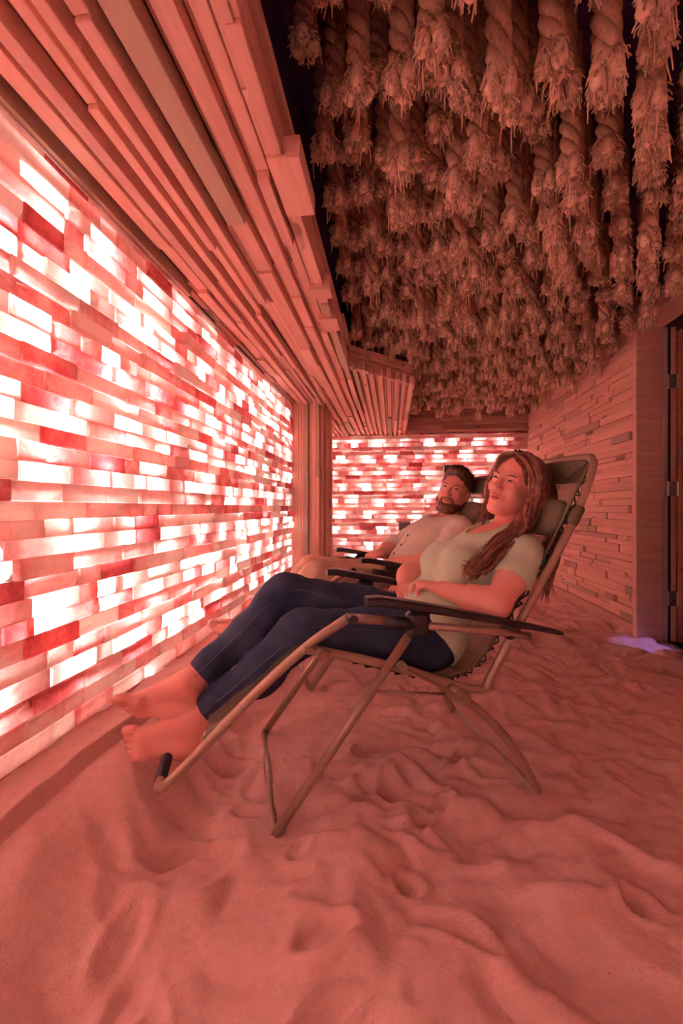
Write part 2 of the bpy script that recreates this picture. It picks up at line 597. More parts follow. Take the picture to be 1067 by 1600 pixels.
# soffit: boards run along the room, each dropped by a different amount
soffit = MB().box((XL - 0.02, YF, ZS + 0.075), (-0.33, YB + 0.02, ZS + 0.10))
soffit.add([(-0.33, 3.28, ZS + .075), (0.17, 3.80, ZS + .075), (0.17, YB + .02, ZS + .075), (-0.33, YB + .02, ZS + .075),
            (-0.33, 3.28, ZS + .10), (0.17, 3.80, ZS + .10), (0.17, YB + .02, ZS + .10), (-0.33, YB + .02, ZS + .10)],
           [(0, 3, 2, 1), (4, 5, 6, 7), (0, 1, 5, 4), (1, 2, 6, 5), (2, 3, 7, 6), (3, 0, 4, 7)])
soffit = soffit.build('trim_1', M['backing'])
tag(soffit, 'stepped wooden slat soffit above the glowing left wall', 'soffit', kind='structure')
x = XL + 0.004
rowi = 0
while x < 0.165:
    ext = x > -0.35
    proud = rowi % 2 == 0
    w = sr.choice([0.034, 0.042, 0.055, 0.068]) if proud else sr.choice([0.018, 0.026, 0.036, 0.050])
    if ext: w = sr.choice([0.036, 0.042]) if proud else sr.choice([0.018, 0.026])
    xe = min(x + w, 0.19)
    xc = (x + xe) / 2
    y0 = YF if not ext else (3.285 + (x + 0.33) * 1.03 - (0.03 if proud else -0.02))
    y = y0 - (sr.uniform(0, .5) if not ext else 0)
    prev = None
    while y < YB:
        L = sr.choice([0.35, 0.6, 0.9, 1.3, 1.9]) if not ext else sr.choice([1.1, 1.6, 3.2])
        if YB - (y + L) < 0.25: L = YB - y
        drop = sr.choice([0.036, 0.046, 0.056, 0.066]) if proud else sr.choice([0.0, 0.006, 0.014, 0.030])
        if prev is not None and abs(drop - prev) < 0.004: drop += 0.012 if drop < 0.05 else -0.012
        prev = drop
        ya = max(y, YF); yb = min(y + L, YB)
        if yb - ya > 0.05:
            zf = ZS + 0.055 - drop
            board(soffit, 'slat', M['wood'], (xc, ya, zf), (xc, yb - 0.002, zf), (1, 0, 0), (0, 0, -1), xe - x - 0.003, 0.085 - drop * 0.4)
        y += L
    x = xe
    rowi += 1
# fascia boards up the edge of the soffit
fascia = MB().box((-0.36, YF, ZS + 0.03), (-0.345, 3.28, ZS + 0.27))
fascia.add([(-0.345, 3.27, ZS + .03), (0.155, 3.81, ZS + .03), (0.145, 3.82, ZS + .03), (-0.36, 3.28, ZS + .03),
            (-0.345, 3.27, ZS + .24), (0.155, 3.81, ZS + .24), (0.145, 3.82, ZS + .24), (-0.36, 3.28, ZS + .24)],
           [(0, 3, 2, 1), (4, 5, 6, 7), (0, 1, 5, 4), (1, 2, 6, 5), (2, 3, 7, 6), (3, 0, 4, 7)])
fascia = fascia.build('trim_2', M['backing'])
tag(fascia, 'wooden fascia boards edging the dropped soffit', 'fascia', kind='structure')
def fascia_run(p, q, n, rows, r, lens):
    p = np.array(p, float); q = np.array(q, float); n = np.array(n, float)
    tot = np.linalg.norm(q - p); d = (q - p) / tot
    z = ZS + 0.012
    for k in range(rows):
        h_ = r.choice([0.036, 0.045, 0.052])
        t = -r.uniform(0, .3)
        while t < tot - 0.01:
            L = r.choice(lens); e = min(t + L, tot)
            if tot - e < 0.12: e = tot
            a = max(t, 0)
            pr = r.choice([0.008, 0.016, 0.026, 0.034])
            if e - a > 0.03:
                A = p + d * a + n * pr; B = p + d * (e - .002) + n * pr
                A[2] = B[2] = z + h_ / 2
                board(fascia, 'slat', M['wood'], A, B, (0, 0, 1), n, h_ - 0.002, 0.03 + pr)
            t = e
        z += h_
fascia_run((-0.345, YF, 0), (-0.345, 3.28, 0), (1, 0, 0), 5, sr, [0.35, 0.7, 1.1, 1.6])
s2 = math.sqrt(0.5)
fascia_run((-0.335, 3.28, 0), (0.17, 3.80, 0), (0.72, -0.694, 0), 4, sr, [0.2, 0.35, 0.6])
fascia_run((0.165, 3.80, 0), (0.165, YB, 0), (1, 0, 0), 4, sr, [0.35, 0.7, 1.1])
# proud end blocks
for (y, L, zt, pr) in ((1.27, 0.26, 0.045, 0.075), (2.02, 0.10, 0.03, 0.06), (2.35, 0.16, 0.03, 0.05)):
    A = (-0.345 + pr, y, ZS + zt - 0.015); B = (-0.345 + pr, y + L, ZS + zt - 0.015)
    board(fascia, 'slat', M['wood'], A, B, (0, 0, 1), (1, 0, 0), 0.068, 0.10)

strip = MB().tube([(XL + 0.016, YF, ZS - 0.012), (XL + 0.016, 4.33, ZS - 0.012)], 0.0045, 8).build('trim_5', plain('pale_cable', (0.6, 0.55, 0.52), 0.5))
tag(strip, 'thin pale cable along the top of the left salt wall', 'cable', kind='structure')

# column of upright slats at the end of the left salt wall
column = MB().box((XL - 0.05, 4.39, -0.05), (-0.73, 4.90, ZS + 0.03)).build('trim_3', M['backing'])
tag(column, 'upright slat column between the two salt walls', 'column', kind='structure')
x = XL - 0.012
while x < -0.705:
    w = sr.choice([0.026, 0.034, 0.042])
    xe = min(x + w, -0.69)
    pr = sr.choice([0.0, 0.006, 0.034, 0.042, 0.05])
    zz = sr.choice([0.0, 0.9, 1.2, 1.55]) if sr.random() < 0.5 else 0
    segs = [(0.0, ZS + .02)] if not zz else [(0.0, zz), (zz, ZS + .02)]
    for (a, b_) in segs:
        p_ = pr + (0.012 if a > 0 else 0)
        yf = 4.345 - p_ + 0.02
        board(column, 'slat', M['wood'], ((x + xe) / 2, yf, a), ((x + xe) / 2, yf, b_), (1, 0, 0), (0, -1, 0), xe - x - .002, 0.06 + p_)
    x = xe
y = 4.35
while y < 4.90:
    w = sr.choice([0.035, 0.045, 0.06]); ye = min(y + w, 4.92)
    pr = sr.choice([0.0, 0.02, 0.038])
    xf = -0.705 + pr
    board(column, 'slat', M['wood'], (xf, (y + ye) / 2, 0), (xf, (y + ye) / 2, ZS + .02), (0, 1, 0), (1, 0, 0), ye - y - .002, 0.05 + pr)
    y = ye

# boards above the end wall's salt
z = ZS + 0.03
while z < ZC - 0.02:
    h_ = sr.choice([0.04, 0.055, 0.06]); x = XL
    while x < XR:
        L = sr.choice([0.5, 0.8, 1.2, 1.7]); e = min(x + L, XR)
        if XR - e < .15: e = XR
        pr = sr.choice([0.0, 0.012, 0.03, 0.045])
        yf = YB - pr
        board(wall_back, 'board', M['wood_dark'], (x, yf, z + h_ / 2), (e - .003, yf, z + h_ / 2), (0, 0, 1), (0, -1, 0), h_ - .002, 0.03 + pr)
        x = e
    z += h_

# right wall: staggered horizontal boards
YD1 = 3.56        # far jamb of the doorway
YD0 = 2.62        # near jamb
wall_right = MB().box((XR + 0.035, YD1 + .05, -0.2), (XR + 0.16, YB + 0.2, ZC)).box((XR + 0.035, YF, -0.2), (XR + 0.16, YD0, ZC)).box((XR + 0.035, YD0, 2.30), (XR + 0.16, YD1 + .05, ZC)).build('wall_right', M['backing'])
tag(wall_right, 'right wall clad in staggered horizontal wooden boards', 'wall', kind='structure')
def clad(y0, y1, z0, z1, r, cap):
    z = z0
    while z < z1:
        h_ = r.choice([0.038, 0.05, 0.058, 0.064, 0.07])
        y = y0 - r.uniform(0, .3)
        prev = None
        while y < y1 - 0.01:
            L = r.choice([0.16, 0.3, 0.45, 0.6, 0.85, 1.1]); e = min(y + L, y1)
            if y1 - e < 0.10: e = y1
            a = max(y, y0)
            pr = r.choice([0.0, 0.008, 0.016, 0.026])
            if pr == prev: pr = (pr + 0.01) % 0.03
            prev = pr
            if e - a > 0.02:
                xf = XR + 0.012 - pr
                board(wall_right, 'board', M['wood_dark'] if r.random() < 0.06 else M['wood'], (xf, a, z + h_ / 2), (xf, e - .002, z + h_ / 2), (0, 0, 1), (-1, 0, 0), h_ - .0015, 0.04 + pr)
            y = e
        z += h_
clad(YD1 + 0.055, YB, -0.0, 2.40, random.Random(9), 0)
MB().cbox((XR - 0.02, YD1 + .06, 2.40), (XR + .03, YB, 2.52)).build('board', M['wood'], wall_right)
MB().cbox((XR - 0.02, YF, -0.18), (XR + .034, YD0 - .08, ZC)).build('board', M['wood'], wall_right)
base = MB().cbox((XR - 0.022, YD1 + 0.055, -0.16), (XR + 0.03, YB, -0.002)).build('baseboard_right', M['wood_dark'])
tag(base, 'wooden baseboard sunk in the salt along the right wall', 'baseboard', kind='structure')
# wall closing the strip between ceiling and top boards on the left behind the fascia
rec = MB().box((-0.40, YF, ZS + 0.10), (-0.385, 3.3, ZC)).build('trim_4', M['ceil'])  # shares the ceiling's painted-in shadow purple
tag(rec, 'recess panel coloured in shadow purple above the soffit edge', 'panel', kind='structure')

# ------------------------------------------------------------------ doorway
M['steel'] = plain('brushed_steel', (0.62, 0.60, 0.60), 0.35, 1.0, 0.1, 60)
M['rubber'] = plain('black_rubber', (0.018, 0.015, 0.02), 0.6)
M['strip'] = plain('grey_door_stop', (0.50, 0.46, 0.50), 0.5)
M['post'] = wood_mat('door_post', (0.62, 0.40, 0.30), (0.74, 0.50, 0.39), (0.82, 0.58, 0.47), odd=(0.5, 0.3, 0.2))
M['doorwood'] = wood_mat('door_leaf', (0.26, 0.10, 0.07), (0.34, 0.14, 0.10), (0.42, 0.19, 0.13), odd=(0.3, 0.12, 0.09))
door = empty('door_1', (XR, YD1, 0))
tag(door, 'doorway with wooden posts and steel hinges in the right wall', 'door', kind='structure')
def dpart(name, lo, hi, mat, c=0.004, parent=door):
    return MB().cbox((lo[0] - XR, lo[1] - YD1, lo[2]), (hi[0] - XR, hi[1] - YD1, hi[2]), c).build(name, mat, parent)
dpart('door_post', (XR - 0.035, YD1, -0.16), (XR + 0.155, YD1 + 0.055, 2.25), M['post'])
dpart('door_post', (XR - 0.035, YD0 - 0.055, -0.16), (XR + 0.155, YD0, 2.25), M['post'])
dpart('header_beam', (XR - 0.055, YD0 - 0.25, 2.251), (XR + 0.155, YD1 + 0.17, 2.40), M['post'])
dpart('door_stop', (XR + 0.156, YD1 - 0.004, -0.16), (XR + 0.185, YD1 + 0.05, 2.25), M['strip'], 0.002)
dpart('seal', (XR + 0.186, YD1 - 0.003, -0.16), (XR + 0.204, YD1 + 0.05, 2.25), M['rubber'], 0.002)
dpart('frame_edge', (XR + 0.205, YD1 - 0.001, -0.16), (XR + 0.245, YD1 + 0.05, 2.25), M['post'], 0.002)
dpart('sill', (XR - 0.03, YD0, -0.17), (XR + 0.26, YD1, -0.10), M['strip'], 0.004)
leaf = MB().cbox((0.25, -0.042, -0.10), (1.10, 0.0, 2.22), 0.004).build('door_leaf', M['doorwood'], door)
for k in range(4):
    MB().cbox((0.262 + k * 0.2, -0.05, -0.09), (0.262 + k * 0.2 + 0.185, -0.0425, 2.21), 0.003).build('plank', M['doorwood'], leaf)
for z in (0.22, 1.04, 1.84):
    hb = MB().cbox((0.180, -0.012, z - 0.055), (0.244, -0.0015, z + 0.055), 0.004)
    hb.tube([(0.249, -0.014, z - 0.055), (0.249, -0.014, z + 0.055)], 0.008, 10)
    hg = hb.build('hinge', M['steel'], door)
    for (a_, b_) in ((0.198, -0.036), (0.222, -0.012), (0.198, 0.012), (0.222, 0.036)):
        MB().tube([(a_, -0.0115, z + b_), (a_, -0.014, z + b_)], 0.0045, 8).build('screw', M['rubber'], hg)
# hallway behind the doorway, with its own violet lamp
hall = MB().box((XR + 0.17, YD0 - 0.9, -0.12), (XR + 1.6, YD1 + 0.6, -0.10)).box((XR + 1.6, YD0 - 0.9, -0.12), (XR + 1.65, YD1 + 0.6, 2.6)).box((XR + 0.17, YD1 + 0.6, -.12), (XR + 1.65, YD1 + 0.65, 2.6)).box((XR + 0.17, YD0 - 0.95, -.12), (XR + 1.65, YD0 - 0.9, 2.6)).box((XR + .17, YD0 - .95, 2.6), (XR + 1.65, YD1 + .65, 2.65)).build('wall_hall', M['plaster'])
tag(hall, 'dim hallway beyond the doorway', 'wall', kind='structure')
ld = bpy.data.lights.new('hall_lamp', 'SPOT'); ld.energy = 60; ld.color = (0.45, 0.30, 1.0); ld.shadow_soft_size = 0.03
ld.spot_size = math.radians(9); ld.spot_blend = 0.6
hl = bpy.data.objects.new('hall_lamp', ld); COL.objects.link(hl)
hl.location = (XR + 1.1, YD0 + 0.05, 1.9)
dirv = Vector((XR - 0.06, YD1 - 0.16, -0.08)) - hl.location
hl.rotation_euler = dirv.to_track_quat('-Z', 'Y').to_euler()

# ------------------------------------------------------------------ ropes hanging from the ceiling
m, nt, b = nodes('hemp_rope')
vec, rnd = objcoord(nt)
n_ = noise(nt, vec, 90, 4, 0.7)
n2_ = noise(nt, vec, 12, 3, 0.6)
c = ramp(nt, math_n(nt, 'ADD', math_n(nt, 'MULTIPLY', n_, 0.6), math_n(nt, 'MULTIPLY', n2_, 0.4)), [(0.3, (0.36, 0.24, 0.18)), (0.5, (0.60, 0.44, 0.33)), (0.7, (0.78, 0.61, 0.47))])
tone = ramp(nt, rnd, [(0, (0.75, 0.74, 0.74)), (1, (1.12, 1.10, 1.05))])
c = mixc(nt, 1.0, c, tone, 'MULTIPLY')
nt.links.new(c, b.inputs['Base Color'])
b.inputs['Roughness'].default_value = 0.95
b.inputs['Specular IOR Level'].default_value = 0.1
bump(nt, b, n_, 0.8, 0.004)
M['rope'] = m
m, nt, b = nodes('hemp_fibre')
vec, rnd = objcoord(nt)
c = ramp(nt, noise(nt, vec, 60, 3), [(0.3, (0.66, 0.50, 0.36)), (0.7, (0.93, 0.78, 0.60))])
nt.links.new(c, b.inputs['Base Color'])
b.inputs['Roughness'].default_value = 0.95
M['fibre'] = m

def rope_geo(r, L, seg, sides, nfib, fseg):
    body = MB(); fray = MB()
    ph0 = r.uniform(0, 2 * PI)
    bend = r.uniform(-0.008, 0.008), r.uniform(-0.008, 0.008)
    pitch = r.uniform(0.15, 0.19)
    def centre(t):
        return np.array([bend[0] * t * t, bend[1] * t * t, -L * t])
    for s_ in range(3):
        pts = []; rad = []
        for i in range(seg + 1):
            t = i / seg
            a = ph0 + s_ * 2 * PI / 3 + L * t / pitch * 2 * PI
            open_ = max(0, (t - 0.86) / 0.14)
            ro = 0.0195 + 0.010 * open_
            pts.append(centre(t) + np.array([math.cos(a) * ro, math.sin(a) * ro, 0]))
            rad.append(0.0205 + 0.0015 * math.sin(i * 2.1 + s_) - 0.006 * open_)
        body.tube(pts, rad, sides)
    e = centre(1.0)
    # ragged tuft: the cut strands fluff out into a fringe of loose curled fibres
    for s_ in range(3):
        a = ph0 + s_ * 2 * PI / 3 + L / pitch * 2 * PI
        d = np.array([math.cos(a), math.sin(a), 0])
        c_ = e + d * 0.022
        pts = [c_ + np.array([0, 0, .045]), c_ + d * .004 + np.array([0, 0, .015]), c_ + d * .005 - np.array([0, 0, .012]), c_ + d * .002 - np.array([0, 0, .026])]
        fray.tube(pts, [0.0175, 0.022, 0.0225, 0.015], max(5, sides))
    for k in range(nfib):
        a = r.uniform(0, 2 * PI)
        d = np.array([math.cos(a), math.sin(a), 0])
        up_ = r.random()
        lev = r.uniform(-0.026, 0.05)
        if r.random() < 0.30:
            top = e + d * r.uniform(0.0, 0.034) - np.array([0, 0, .020]); out = r.uniform(-.008, .012)
        else:
            top = e + d * r.uniform(0.034, 0.042) + np.array([0, 0, lev]); out = r.uniform(0.004, 0.016)
        ln = r.uniform(0.008, 0.022) if r.random() < .96 else r.uniform(.04, .08)
        tw = np.array([-d[1], d[0], 0]) * r.uniform(-.012, .012)
        P = [top]
        for q in range(fseg):
            f_ = (q + 1) / fseg
            P.append(top + (d * out + tw) * (f_ ** .6) + np.array([r.uniform(-.003, .003), r.uniform(-.003, .003), -ln * f_ ** 1.4]))
        fray.tube(P, [0.0034, 0.0022], 3, cap=False)
    return body, fray

rr = random.Random(77)
VARS = []
for i in range(8):
    bo, fr = rope_geo(rr, 0.42 + 0.02 * (i % 4), 18, 8, 120, 2)
    me_b = bpy.data.meshes.new('rope'); me_b.from_pydata(bo.v, [], bo.f); me_b.materials.append(M['rope'])
    me_f = bpy.data.meshes.new('frayed_end'); me_f.from_pydata(fr.v, [], fr.f); me_f.materials.append(M['fibre'])
    for me in (me_b, me_f): me.polygons.foreach_set('use_smooth', [True] * len(me.polygons))
    VARS.append((me_b, me_f))
LOW = [rope_geo(rr, 0.43, 8, 5, 30, 2) for i in range(5)]
spots = []
y = 0.25; k = 0
while y < YB - 0.07:
    x = -0.25 + (0.070 if k % 2 else 0)
    while x < XR - 0.07:
        px, py = x + rr.uniform(-.014, .014), y + rr.uniform(-.014, .014)
        if True:
            spots.append((px, py, rr.choice([-.09, -.05, -.02, .01, .05, .10]) + rr.uniform(-.02, .02), rr.uniform(0, 2 * PI)))
        x += 0.140
    y += 0.134; k += 1
def rope_vis(s_):
    x, y, dz, a = s_
    an = math.radians(YAW)
    zc = -x * math.sin(an) + y * math.cos(an); xc = x * math.cos(an) + y * math.sin(an)
    px = xc / zc * 690; py = (ZROPE + dz - CAM_H) / zc * 690
    if abs(px) > 560 or py > 870: return 100 + zc
    return zc
spots.sort(key=rope_vis)
rest_b = MB(); rest_f = MB()
for i, (x, y, dz, a) in enumerate(spots):
    if i < 300:
        mb_, mf_ = VARS[i % 8]
        L = -min(v.co.z for v in mb_.vertices[:])
        sc = (ZC - (ZROPE + dz)) / L
        o = link('hanging_rope', mb_, None, (x, y, ZC), (0, 0, a))
        o.scale = (1, 1, sc)
        fo = link('frayed_end', mf_, o)
        tag(o, 'thick twisted hemp rope with frayed end hanging from the ceiling', 'rope', 'hemp ropes hanging from the ceiling')
    else:
        bo, fr = LOW[i % 5]
        sc = (ZC - (ZROPE + dz)) / 0.43
        ca, sa = math.cos(a), math.sin(a)
        Rm = np.array([[ca, -sa, 0], [sa, ca, 0], [0, 0, sc]])
        T_ = np.array([x, y, ZC])
        rest_b.add(np.array(bo.v) @ Rm.T + T_, bo.f)
        rest_f.add(np.array(fr.v) @ Rm.T + T_, fr.f)
o = rest_b.build('hanging_rope_mass', M['rope'], smooth=True)
tag(o, 'dense far mass of hemp ropes near the end wall', 'ropes', kind='stuff')
of = rest_f.build('frayed_ends', M['fibre'], o, smooth=True)
print('ropes', len(spots))

# ------------------------------------------------------------------ zero-gravity lounge chairs
M['frame'] = plain('bronze_tube', (0.36, 0.28, 0.21), 0.38, 0.45, 0.1, 40)
M['plastic'] = plain('black_plastic', (0.016, 0.013, 0.018), 0.42, 0, 0.2, 50)
M['pillow'] = plain('olive_pillow', (0.105, 0.100, 0.055), 0.8, 0, 0.2, 60, 0.3)
M['cord'] = plain('black_cord', (0.02, 0.018, 0.02), 0.7)
m, nt, b = nodes('mesh_sling')
vec, rnd = objcoord(nt)
wv = nt.nodes.new('ShaderNodeTexWave'); wv.inputs['Scale'].default_value = 120; nt.links.new(vec, wv.inputs['Vector'])
c = ramp(nt, wv.outputs['Fac'], [(0.2, (0.060, 0.058, 0.032)), (0.8, (0.125, 0.118, 0.068))])
nt.links.new(c, b.inputs['Base Color']); b.inputs['Roughness'].default_value = 0.7
tr = nt.nodes.new('ShaderNodeBsdfTransparent')
mx = nt.nodes.new('ShaderNodeMixShader'); mx.inputs[0].default_value = 0.30
nt.links.new(b.outputs[0], mx.inputs[1]); nt.links.new(tr.outputs[0], mx.inputs[2])
nt.links.new(mx.outputs[0], nt.nodes['Material Output'].inputs['Surface'])
M['sling'] = m
M['sling_solid'] = plain('olive_hem', (0.10, 0.095, 0.055), 0.75, 0, 0.15, 90)

SLING = [(0.585, 0.276, .008), (0.45, 0.385, .012), (0.33, 0.485, .012), (0.26, 0.490, .012), (0.10, 0.432, .03), (-0.04, 0.395, .045), (-0.14, 0.385, .05),
         (-0.215, 0.405, .05), (-0.29, 0.485, .04), (-0.375, 0.600, .035), (-0.48, 0.755, .035), (-0.57, 0.915, .04), (-0.635, 1.03, .02), (-0.662, 1.068, .0)]
def make_chair():
    root = empty('lounge_chair')
    P3 = lambda l, y: [(a, y, c_) for (a, c_) in l]
    for sgn in (1, -1):
        y = 0.278 * sgn
        MB().tube(P3([(0.396, 0.006), (-0.008, 0.545)], y), 0.0135, 12).build('leg', M['frame'], root, True)
        mb = MB().tube(smooth_path(P3([(-0.424, 0.004), (-0.385, 0.078), (-0.334, 0.160), (-0.245, 0.259), (-0.150, 0.336)], y)), 0.0135, 12)
        lg = mb.build('leg', M['frame'], root, True)
        v, f = tube_geo(P3([(-0.13, 0.348), (0.042, 0.446)], y + 0.018 * sgn), 0.016, 8, True, 0.35)
        mesh_obj('pivot_bar', v, f, M['frame'], root)
        MB().tube([(-0.135, y + .03 * sgn, 0.348), (-0.135, y - .016 * sgn, 0.348)], 0.021, 12).tube(P3([(-0.12, 0.355), (-0.178, 0.318)], y), 0.021, 12).build('clamp', M['frame'], root, True)
        # footrest side, arm link, under-arm tube
        MB().tube(P3([(0.183, 0.588), (0.075, 0.574)], y + .012 * sgn), 0.0135, 12).build('arm_link', M['frame'], root, True)
        MB().tube(P3([(0.085, 0.576), (0.000, 0.560)], y + .012 * sgn), 0.0185, 14).build('sleeve', M['plastic'], root, True)
        MB().tube(P3([(-0.02, 0.556), (-0.278, 0.522), (-0.385, 0.500)], y + .012 * sgn), 0.012, 12).build('arm_rail', M['frame'], root, True)
        MB().cbox((-0.052, y - .022 + .006 * sgn, 0.520), (0.018, y + .022 + .006 * sgn, 0.600), 0.012).build('bracket', M['plastic'], root)
        MB().cbox((-0.335, y - .012 + .006 * sgn, 0.495), (-0.305, y + .016 + .006 * sgn, 0.545), 0.006).build('bracket', M['plastic'], root)
        # seat rail
        MB().tube(smooth_path(P3([(0.300, 0.500), (0.150, 0.462), (0.005, 0.417), (-0.076, 0.386), (-0.170, 0.352), (-0.235, 0.338), (-0.272, 0.350)], y - .016 * sgn)), 0.0135, 12).build('seat_rail', M['frame'], root, True)
        v, f = tube_geo(P3([(0.318, 0.506), (0.245, 0.488)], y - .002 * sgn), 0.022, 8, True, 0.5)
        mesh_obj('joint_plate', v, f, M['frame'], root)
        for (bx_, bz_) in ((0.183, 0.588), (0.036, 0.443), (0.272, 0.496), (-0.135, 0.348)):
            MB().tube([(bx_, y + .010 * sgn, bz_), (bx_, y + .034 * sgn, bz_)], [0.015, 0.013], 12).tube([(bx_, y + .034 * sgn, bz_), (bx_, y + .038 * sgn, bz_)], 0.007, 8).build('bolt', M['plastic'] if bx_ > .1 and bz_ > .55 else M['frame'], root)
        MB().tube(P3([(0.116, 0.366), (-0.128, 0.335)], y - .012 * sgn), 0.004, 8).build('stay_rod', M['frame'], root, True)
        # armrest: a shallow black bar, thicker in front
        st = [(0.142, 0.634, .012, .024), (0.10, 0.634, .013, .029), (0.0, 0.615, .013, .031), (-0.118, 0.592, .012, .030), (-0.25, 0.562, .011, .028), (-0.38, 0.532, .009, .025), (-0.485, 0.508, .007, .021), (-0.495, 0.505, .005, .018)]
        ya = y + .012 * sgn
        v = []; f = []
        for (a, z_, th_, hw) in st:
            for (p, q) in ((-1, -.6), (-.75, -1), (.75, -1), (1, -.6), (1, .6), (.75, 1), (-.75, 1), (-1, .6)):
                v.append((a, ya + p * hw, z_ + q * th_))
        for i in range(len(st) - 1):
            for j in range(8):
                k = (j + 1) % 8
                f.append((i * 8 + j, i * 8 + k, (i + 1) * 8 + k, (i + 1) * 8 + j))
        f.append(tuple(range(7, -1, -1))); f.append(tuple((len(st) - 1) * 8 + j for j in range(8)))
        mesh_obj('armrest', v, f, M['plastic'], root, smooth=False)
    # tubes that run from side to side
    U = [(0.183, .270, 0.588), (0.30, .270, 0.516), (0.448, .268, 0.393), (0.613, .266, 0.233), (0.668, .264, 0.182)]
    U2 = [(0.692, .250, 0.160), (0.702, .22, 0.152)]
    path = U + U2 + [(0.703, 0, 0.150)] + [(a, -b_, c_) for (a, b_, c_) in reversed(U + U2)]
    MB().tube(smooth_path(path, 5), 0.0135, 12).build('footrest_frame', M['frame'], root, True)
    MB().tube([(0.703, -.205, 0.151), (0.703, .205, 0.151)], 0.0165, 12).build('foot_sleeve', M['plastic'], root, True)
    B_ = [(-0.255, .262, 0.340), (-0.262, .262, 0.362), (-0.358, .262, 0.517), (-0.471, .262, 0.693), (-0.578, .262, 0.875), (-0.645, .258, 1.025)]
    B2 = [(-0.662, .238, 1.062), (-0.668, .20, 1.072)]
    path = B_ + B2 + [(-0.668, 0, 1.074)] + [(a, -b_, c_) for (a, b_, c_) in reversed(B_ + B2)]
    MB().tube(smooth_path(path, 5), 0.0135, 12).build('back_frame', M['frame'], root, True)
    for (xx, nm) in ((0.398, 'ground_bar'), (-0.424, 'ground_bar')):
        MB().tube([(xx, -.278, 0.004), (xx, .278, 0.004)], 0.0125, 12).build(nm, M['frame'], root, True)
    # sling of mesh fabric, laced to the tubes
    prof = smooth_path([(a, 0, c_) for (a, c_, s_) in SLING], 5)
    sag = np.interp(np.linspace(0, 1, len(prof)), np.linspace(0, 1, len(SLING)), [s_ for (_, _, s_) in SLING])
    Tn = np.gradient(prof, axis=0); Tn /= np.linalg.norm(Tn, axis=1)[:, None]
    Nn = np.stack([Tn[:, 2], 0 * Tn[:, 0], -Tn[:, 0]], 1)      # points to the sitter
    if Nn[10][2] < 0: Nn = -Nn
    ys = np.linspace(-0.247, 0.247, 13)
    Vs = []
    for i in range(len(prof)):
        for q in ys:
            Vs.append(prof[i] - Nn[i] * sag[i] * (1 - (q / 0.247) ** 2) + np.array([0, q, 0]))
    nn = len(ys)
    Fs = [(i * nn + j, i * nn + j + 1, (i + 1) * nn + j + 1, (i + 1) * nn + j) for i in range(len(prof) - 1) for j in range(nn - 1)]
    sl = mesh_obj('sling', Vs, Fs, M['sling'], root, smooth=True)
    for sgn in (1, -1):
        hem = MB()
        hem.tube([p + np.array([0, .247 * sgn, 0]) for p in prof], 0.006, 6)
        hem.build('hem', M['sling_solid'], sl, True)
        lace = MB()
        ns = 44
        for i in range(2, ns - 2):
            k0 = int(i / ns * (len(prof) - 1)); k1 = int((i + .5) / ns * (len(prof) - 1))
            lace.tube([prof[k0] + np.array([0, .245 * sgn, 0]), prof[k1] + np.array([0, .264 * sgn, 0]) - Nn[k1] * 0.006], 0.0028, 5)
            lace.tube([prof[k1] + np.array([0, .264 * sgn, 0]) - Nn[k1] * 0.006, prof[int((i + 1) / ns * (len(prof) - 1))] + np.array([0, .245 * sgn, 0])], 0.0028, 5)
        lace.build('lacing', M['cord'], root, True)
    # solid fabric pocket at the top
    pk = MB()
    top = [(-0.676, 1.080), (-0.690, 1.062), (-0.650, 0.985), (-0.632, 0.985), (-0.652, 1.060)]
    v = [(a, yy, c_) for yy in (-.225, .225) for (a, c_) in top]
    f = [(i, (i + 1) % 5, 5 + (i + 1) % 5, 5 + i) for i in range(5)] + [(4, 3, 2, 1, 0), (5, 6, 7, 8, 9)]
    mesh_obj('top_pocket', v, f, M['sling_solid'], root)
    # headrest pillow strapped round the back tubes
    C0 = np.array([-0.548, 0, 0.868]); t_ = np.array([-0.50, 0, 0.866]); n0 = np.array([0.866, 0, 0.50])
    v = []; f = []
    na, nb = 22, 12
    for i in range(na + 1):
        yy = -0.235 + 0.47 * i / na
        e = max(0.0, 1 - abs(yy / 0.238) ** 6) ** 0.5
        for j in range(nb):
            a = 2 * PI * j / nb
            ca, sa = math.cos(a), math.sin(a)
            rx = 0.072 * (0.55 + 0.45 * e) * math.copysign(abs(ca) ** .7, ca); rn = 0.026 * (0.10 + .90 * e) * math.copysign(abs(sa) ** .8, sa)
            rn += 0.003 * math.sin(yy * 60 + j)
            v.append(tuple(C0 + np.array([0, yy, 0]) + t_ * rx + n0 * rn))
    for i in range(na):
        for j in range(nb):
            k = (j + 1) % nb
            f.append((i * nb + j, i * nb + k, (i + 1) * nb + k, (i + 1) * nb + j))
    f.append(tuple(range(nb - 1, -1, -1))); f.append(tuple(na * nb + j for j in range(nb)))
    pil = mesh_obj('headrest_pillow', v, f, M['pillow'], root, smooth=True)
    for sgn in (1, -1):
        stp = MB()
        c_ = np.array([-0.577, 0.262 * sgn, 0.873])
        stp.tube([c_ - t_ * .034, c_ - t_ * .03, c_ + t_ * .03, c_ + t_ * .034], [.0145, .0185, .0185, .0145], 12)
        v_, f_2 = tube_geo([C0 + np.array([0, .20 * sgn, 0]), np.array([-0.572, .262 * sgn, 0.873])], 0.036, 10, True, 0.35)
        v_ = np.array([C0 + np.array([0, .20 * sgn, 0]) + (t_ * sa * .034 + n0 * ca * .009) for (ca, sa) in [(math.cos(q), math.sin(q)) for q in np.linspace(0, 2 * PI, 10, endpoint=False)]] +
                      [np.array([-0.575, .262 * sgn, 0.873]) + (t_ * sa * .032 + n0 * ca * .009) for (ca, sa) in [(math.cos(q), math.sin(q)) for q in np.linspace(0, 2 * PI, 10, endpoint=False)]])
